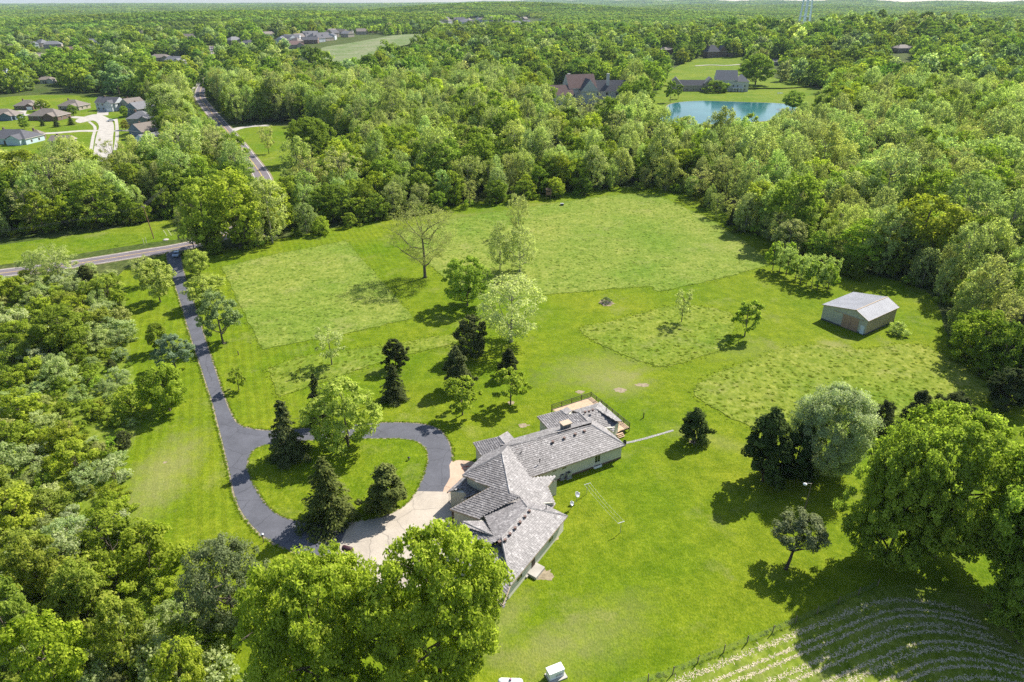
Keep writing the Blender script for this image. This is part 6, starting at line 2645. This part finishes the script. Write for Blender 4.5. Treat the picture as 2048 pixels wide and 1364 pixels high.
mb.build('ridge_flashing', M_rust, barn)
mb = MB()
for s in (0, 1):
    y0 = -.3 if s == 0 else BW+.3
    a, d = Vector((-.37, y0, BH-.09)), Vector((-.37, RY, BH+rise))
    v_ = (d-a)
    mb.box((a+d)/2, (.05, v_.length, .14), axes=(Vector((1, 0, 0)), v_.normalized(), Vector((1, 0, 0)).cross(v_.normalized())))
    a, d = Vector((BL+.37, y0, BH-.09)), Vector((BL+.37, RY, BH+rise))
    v_ = (d-a)
    mb.box((a+d)/2, (.05, v_.length, .14), axes=(Vector((1, 0, 0)), v_.normalized(), Vector((1, 0, 0)).cross(v_.normalized())))
    mb.box((BL/2, y0, BH-.1), (BL+.7, .05, .12))
mb.build('roof_trim', M_rust, barn)
# sliding doors: two leaves of vertical boards, hung on a rail
for k in range(2):
    mb = MB()
    yc = 2.95+2.0*k
    mb.box((-.10, yc, 1.75), (.06, 1.95, 3.2))
    for q in range(6):
        mb.box((-.14, yc-.85+q*.34, 1.75), (.03, .06, 3.15))
    leaf = mb.build('sliding_door', M_door_brown, barn)
    mb = MB()
    mb.box((-.17, yc+(.8 if k == 0 else -.8), 1.4), (.04, .05, .3))
    mb.build('handle', M_black, leaf)
mb = MB()
mb.box((-.13, 4.6, 3.42), (.1, 7.4, .14))
mb.build('door_rail', M_fascia, barn)
mb = MB()
mb.box((-.07, .85, 1.12), (.07, .95, 2.05))
wd = mb.build('side_door', M_white_door, barn)
mb = MB()
mb.box((-.13, 1.2, 1.05), (.05, .06, .14))
mb.build('handle', M_black, wd)

# ------------------------------------------------------------------ fence and hay rows at the bottom right
fpx = [(1296, 1364), (1345, 1349), (1395, 1326), (1447, 1305), (1494, 1286), (1545, 1266), (1590, 1247), (1634, 1228), (1676, 1208), (1716, 1190), (1755, 1172)]
fp = [G0(*p) for p in fpx]
f0 = fp[0]+(fp[0]-fp[1])
f1 = f0+(fp[0]-fp[1])
fp = [f1, f0]+fp
fence = empty('wire_fence', fp[2])
tag(fence, 'wire mesh fence on leaning timber posts between lawn and hay rows', 'fence')
fo = fp[2]
for i, q in enumerate(fp):
    mb = MB()
    lx, ly = rb_.uniform(-.05, .08), rb_.uniform(-.05, .05)
    mb.tube([(0, 0, -.2), (lx, ly, 1.35)], [.07, .06], 7)
    mb.build('post', M_post, fence, loc=q-fo)
mb = MB()
for a, b in zip(fp[:-1], fp[1:]):
    for z_ in (.1, .3, .5, .7, .9, 1.1):
        mb.tube([a-fo+Vector((0, 0, z_)), b-fo+Vector((0, 0, z_))], .006, 3, cap=False)
    L = (b-a).length
    for k in range(int(L/.3)):
        c = a+(b-a)*k*.3/L-fo
        mb.tube([c+Vector((0, 0, .08)), c+Vector((0, 0, 1.12))], .004, 3, cap=False)
mb.build('wire_mesh', flat_mat('dull_fence_wire', (.13, .14, .12), .8), fence)
HAY = [(1180, 1420), (1296, 1366), (1395, 1330), (1494, 1290), (1590, 1251), (1676, 1212), (1755, 1176), (1830, 1170), (1930, 1190), (2020, 1240), (2100, 1330), (2150, 1450), (2050, 1600), (1300, 1600)]
sheet('hay_field', catmull([G0(*p) for p in HAY], 4, True), .035, M_meadow_dry)
STR = MB()
rh2 = np.random.default_rng(4)
fd = (fp[8]-fp[2]).normalized()
fn = Vector((fd.y, -fd.x, 0))
for row in range(17):
    off_ = 1.3+row*1.25+(.25 if row % 2 else 0)
    s = -14.0
    while s < 46:
        # rows follow the fence and curl towards the camera at their right end
        bend = max(0, s-31+row*.2)
        q = fp[2]+fd*(s-.012*bend**2)+fn*(off_+.026*bend**2)
        if rh2.uniform() < .93:
            for _ in range(5):
                c = q+fd*rh2.normal()*.16+fn*rh2.normal()*(.13 if row % 3 else .24)+Vector((0, 0, .05))
                ang = rh2.uniform(0, 3.14)
                l = rh2.uniform(.06, .2)
                d_ = Vector((math.cos(ang), math.sin(ang), rh2.uniform(-.3, .4)))*l
                w_ = Vector((-d_.y, d_.x, rh2.uniform(-.1, .1)))*.25
                STR.face([c-d_-w_, c+d_-w_*.6, c+d_+w_, c-d_+w_*.6], 0, rh2.uniform())
        s += .17
tag(STR.build('hay_rows', M_straw), 'curving rows of cut pale hay beyond the wire fence', 'hay', None, 'stuff')

# ------------------------------------------------------------------ cars, poles, stakes, hide
def car(px, rz, body, label, sc_=1.0):
    e = thing('car', px, label, 'car', None, rz)
    e.location.z += .07
    prof = [(-2.2, .35), (-2.25, .75), (-2.1, .92), (-1.3, 1.0), (-.75, 1.42), (.55, 1.45), (1.25, 1.0), (2.05, .85), (2.2, .6), (2.15, .35)]
    mb = MB()
    def ring(w):
        return prof
    n = len(prof)
    for s in (-1, 1):
        pts_ = [Vector((x_, s*(.86 if z_ < 1.1 else .68), z_)) for x_, z_ in prof]
        mb.face(pts_ if s < 0 else list(reversed(pts_)))
    for i in range(n):
        (x0, z0), (x1, z1) = prof[i], prof[(i+1) % n]
        w0, w1 = (.86 if z0 < 1.1 else .68), (.86 if z1 < 1.1 else .68)
        mb.face([(x0, -w0, z0), (x0, w0, z0), (x1, w1, z1), (x1, -w1, z1)])
    b = mb.build('body', body, e)
    mb = MB()
    mb.face([(.60, -.60, 1.43), (.60, .60, 1.43), (1.22, .74, 1.04), (1.22, -.74, 1.04)])
    for v_ in range(4):
        x_, y_, z_ = mb.v[v_]
        mb.v[v_] = (x_+.02, y_, z_+.012)
    mb.build('windscreen', M_glass, e)
    mb = MB()
    mb.face([(-.80, .60, 1.41), (-.80, -.60, 1.41), (-1.27, -.74, 1.03), (-1.27, .74, 1.03)])
    for v_ in range(4):
        x_, y_, z_ = mb.v[v_]
        mb.v[v_] = (x_-.02, y_, z_+.012)
    mb.build('rear_window', M_glass, e)
    for s in (-1, 1):
        mb = MB()
        mb.face([(-1.1, s*.865, 1.04), (1.05, s*.865, 1.04), (.5, s*.71, 1.39), (-.7, s*.71, 1.39)])
        mb.build('side_window', M_glass, e)
        for x_ in (-1.35, 1.38):
            mb = MB()
            mb.lathe((x_, s*.80, .33), [(0, -.1), (.2, -.1), (.33, -.09), (.33, .09), (.2, .1), (0, .1)], 14, axis=(0, 1, 0))
            mb.build('wheel', M_black, e)
        mb = MB()
        mb.box((2.15, s*.6, .7), (.08, .35, .14))
        mb.build('headlight', M_white_paint, e)
    return e


M_carsilver = flat_mat('silver_car_paint', (.32, .36, .41), .25, .4, .03)
M_carred = flat_mat('dark_car_paint', (.05, .05, .06), .25, .3, .03)
M_carwhite = flat_mat('white_car_paint', (.7, .72, .74), .25, .1, .03)
car((355, 512), math.radians(100), M_carsilver, 'blue-grey car at the mouth of the driveway')
car((469, 280), math.radians(125), M_carsilver, 'silver car driving along the far road')
car((222, 243), math.radians(20), M_carwhite, 'white car parked in the suburb street')
car((131, 221), math.radians(10), M_carred, 'dark car in front of the tan suburb house')
car((366, 133), math.radians(10), M_carred, 'dark car in front of the white house on the hill')


def utility_pole(px, top_z, lean, label):
    e = thing('utility_pole', px, label, 'utility pole')
    top = Vector((lean[0], lean[1], top_z))
    mb = MB()
    mb.tube([(0, 0, -.3), top*.5, top], [.16, .14, .11], 8)
    mb.build('pole', flat_mat('red_brown_pole', (.20, .105, .065), .9, 0, .2), e)
    mb = MB()
    mb.box(top+Vector((0, 0, -.5)), (2.2, .12, .12), math.radians(-35))
    cb = mb.build('crossarm', M_post, e)
    for k in (-1, -.35, .35, 1):
        mb = MB()
        c = top+Vector((k*math.cos(math.radians(-35)), k*math.sin(math.radians(-35)), -.38))
        mb.lathe(c, [(.05, 0), (.07, .08), (.03, .16), (0, .17)], 6)
        mb.build('insulator', M_grey_metal, cb)
    return e.location+top


t1 = utility_pole((308, 477), 11.0, (-.9, -.2), 'leaning brown utility pole on the grass verge by the road')
t2 = utility_pole((428, 330), 12.5, (.1, 0), 'brown utility pole beside the far road')
t3 = utility_pole((396, 232), 12.5, (0, 0), 'brown utility pole far up the road past the suburb')
t0 = utility_pole((-180, 560), 11.5, (0, 0), 'utility pole outside the left frame edge')
for i, (a, b) in enumerate(((t0, t1), (t1, t2), (t2, t3))):
    e = empty('power_line', a)
    tag(e, ('overhead wires left of the leaning utility pole', 'overhead wires from the leaning pole to the roadside pole', 'overhead wires up the far road between two poles')[i], 'power line')
    for k in (-1, -.35, .35, 1):
        o_ = Vector((k*math.cos(math.radians(-35)), k*math.sin(math.radians(-35)), -.25))
        mb = MB()
        mb.tube([(b-a)*t+o_-Vector((0, 0, 1.4*4*t*(1-t))) for t in np.linspace(0, 1, 13)], .014, 4)
        mb.build('wire', M_slate, e)
M_yel = flat_mat('pale_yellow_plastic', (.62, .62, .36), .6, 0, .05)
for k, (bx_, by_, lean, lab) in enumerate([(288, 488, (0, 0), 'left one of the two upright yellow stakes by the road'), (293, 486, (0, 0), 'right one of the two upright yellow stakes by the road'),
                                           (334, 472, (-1.1, .5), 'left one of the two leaning yellow guy guards by the pole'), (343, 471, (-1.1, .5), 'right one of the two leaning yellow guy guards by the pole')]):
    e = thing('yellow_stake', (bx_, by_), lab, 'stake')
    mb = MB()
    mb.tube([(0, 0, -.1), (lean[0], lean[1], 1.9)], .09, 8)
    mb.build('tube', M_yel, e)
e = thing('verge_stone', (332, 480), 'pale flat stone on the grass verge near the yellow guards', 'stone')
mb = MB()
mb.lathe((0, 0, 0), [(.9, -.05), (.95, .15), (.7, .32), (.2, .38), (0, .38)], 9)
mb.build('stone', M_conc2, e)
# hunting hide on stilts at the meadow's far edge
e = thing('hunting_hide', (1097, 398), 'small brown hunting hide on stilts at the far edge of the meadow', 'hunting hide')
for x_ in (-.8, .8):
    for y_ in (-.8, .8):
        mb = MB()
        mb.box((x_, y_, .9), (.12, .12, 1.9))
        mb.build('leg', M_post, e)
mb = MB()
mb.box((0, 0, 2.9), (2.0, 2.0, 2.1))
cabn = mb.build('cabin', flat_mat('brown_hide_boards', (.22, .13, .085), .9, 0, .15), e)
mb = MB()
mb.box((0, -1.01, 3.2), (1.3, .04, .4))
mb.build('window', M_black, cabn)
mb = MB()
mb.box((0, 0, 4.0), (2.3, 2.3, .12))
mb.build('lid_roof', M_wood_dark, cabn)
e = thing('feed_box', (1124, 411), 'small dark feed box in the upper meadow near the hide', 'feed box')
mb = MB()
mb.box((0, 0, .45), (1.2, .9, .6))
mb.build('box', M_slate, e)
mb = MB()
mb.box((0, 0, .79), (1.35, 1.05, .07), 0)
mb.build('lid', M_grey_metal, e)
e = thing('lawn_bench', (1560, 188), 'white bench on the mansion lawn above the pond', 'bench')
mb = MB()
mb.box((0, 0, .45), (4.5, .6, .1))
mb.build('seat', M_white_paint, e)
mb = MB()
mb.box((0, .3, .85), (4.5, .08, .5))
mb.build('backrest', M_white_paint, e)
for x_ in (-2, 2):
    mb = MB()
    mb.box((x_, 0, .22), (.12, .5, .44))
    mb.build('leg', M_white_paint, e)
e = thing('drain_marker', (178+14, 557), 'small blue-green utility box at the roadside', 'utility box')
mb = MB()
mb.box((0, 0, .3), (.5, .4, .6))
mb.build('box', flat_mat('blue_green_box', (.08, .22, .24), .6), e)
mb = MB()
mb.box((0, 0, .63), (.55, .45, .06))
mb.build('lid', flat_mat('blue_green_lid', (.1, .26, .28), .6), e)

# ------------------------------------------------------------------ look-alikes told apart by their order from the left
def number_lookalikes():
    words = ['leftmost', 'second from the left', 'third from the left', 'fourth from the left', 'fifth from the left', 'sixth from the left',
             'seventh from the left', 'eighth from the left', 'ninth from the left', 'tenth from the left', 'eleventh from the left', 'twelfth from the left',
             'thirteenth from the left', 'fourteenth from the left', 'fifteenth from the left', 'sixteenth from the left',
             'seventeenth from the left', 'eighteenth from the left']
    by = {}
    for o in sc.objects:
        if o.parent is None and o.get('label') and o.get('group'):
            by.setdefault(o['label'], []).append(o)
    for lab, os_ in by.items():
        if 1 < len(os_) <= 18:
            os_.sort(key=lambda o: o.location.x/max(o.location.y, 1))
            for k, o in enumerate(os_):
                o['label'] = f'{lab}, {words[k]}'


number_lookalikes()

# ------------------------------------------------------------------ haze
def haze():
    mb = MB()
    mb.box((0, 9000, 45), (32000, 19600, 230))
    me = mb.mesh('haze', [])
    m_ = bpy.data.materials.new('pale_air')
    m_.use_nodes = True
    nt = m_.node_tree
    for n_ in list(nt.nodes):
        if n_.type != 'OUTPUT_MATERIAL':
            nt.nodes.remove(n_)
    v_ = nt.nodes.new('ShaderNodeVolumePrincipled')
    v_.inputs['Color'].default_value = (.66, .83, 1.0, 1)
    v_.inputs['Density'].default_value = 0.000035
    v_.inputs['Anisotropy'].default_value = 0.0
    nt.links.new(v_.outputs[0], nt.nodes['Material Output'].inputs['Volume'])
    me.materials.append(m_)
    o = link(bpy.data.objects.new('haze', me))
    tag(o, 'thin pale bluish air over the whole landscape', 'haze', None, 'stuff')


haze()
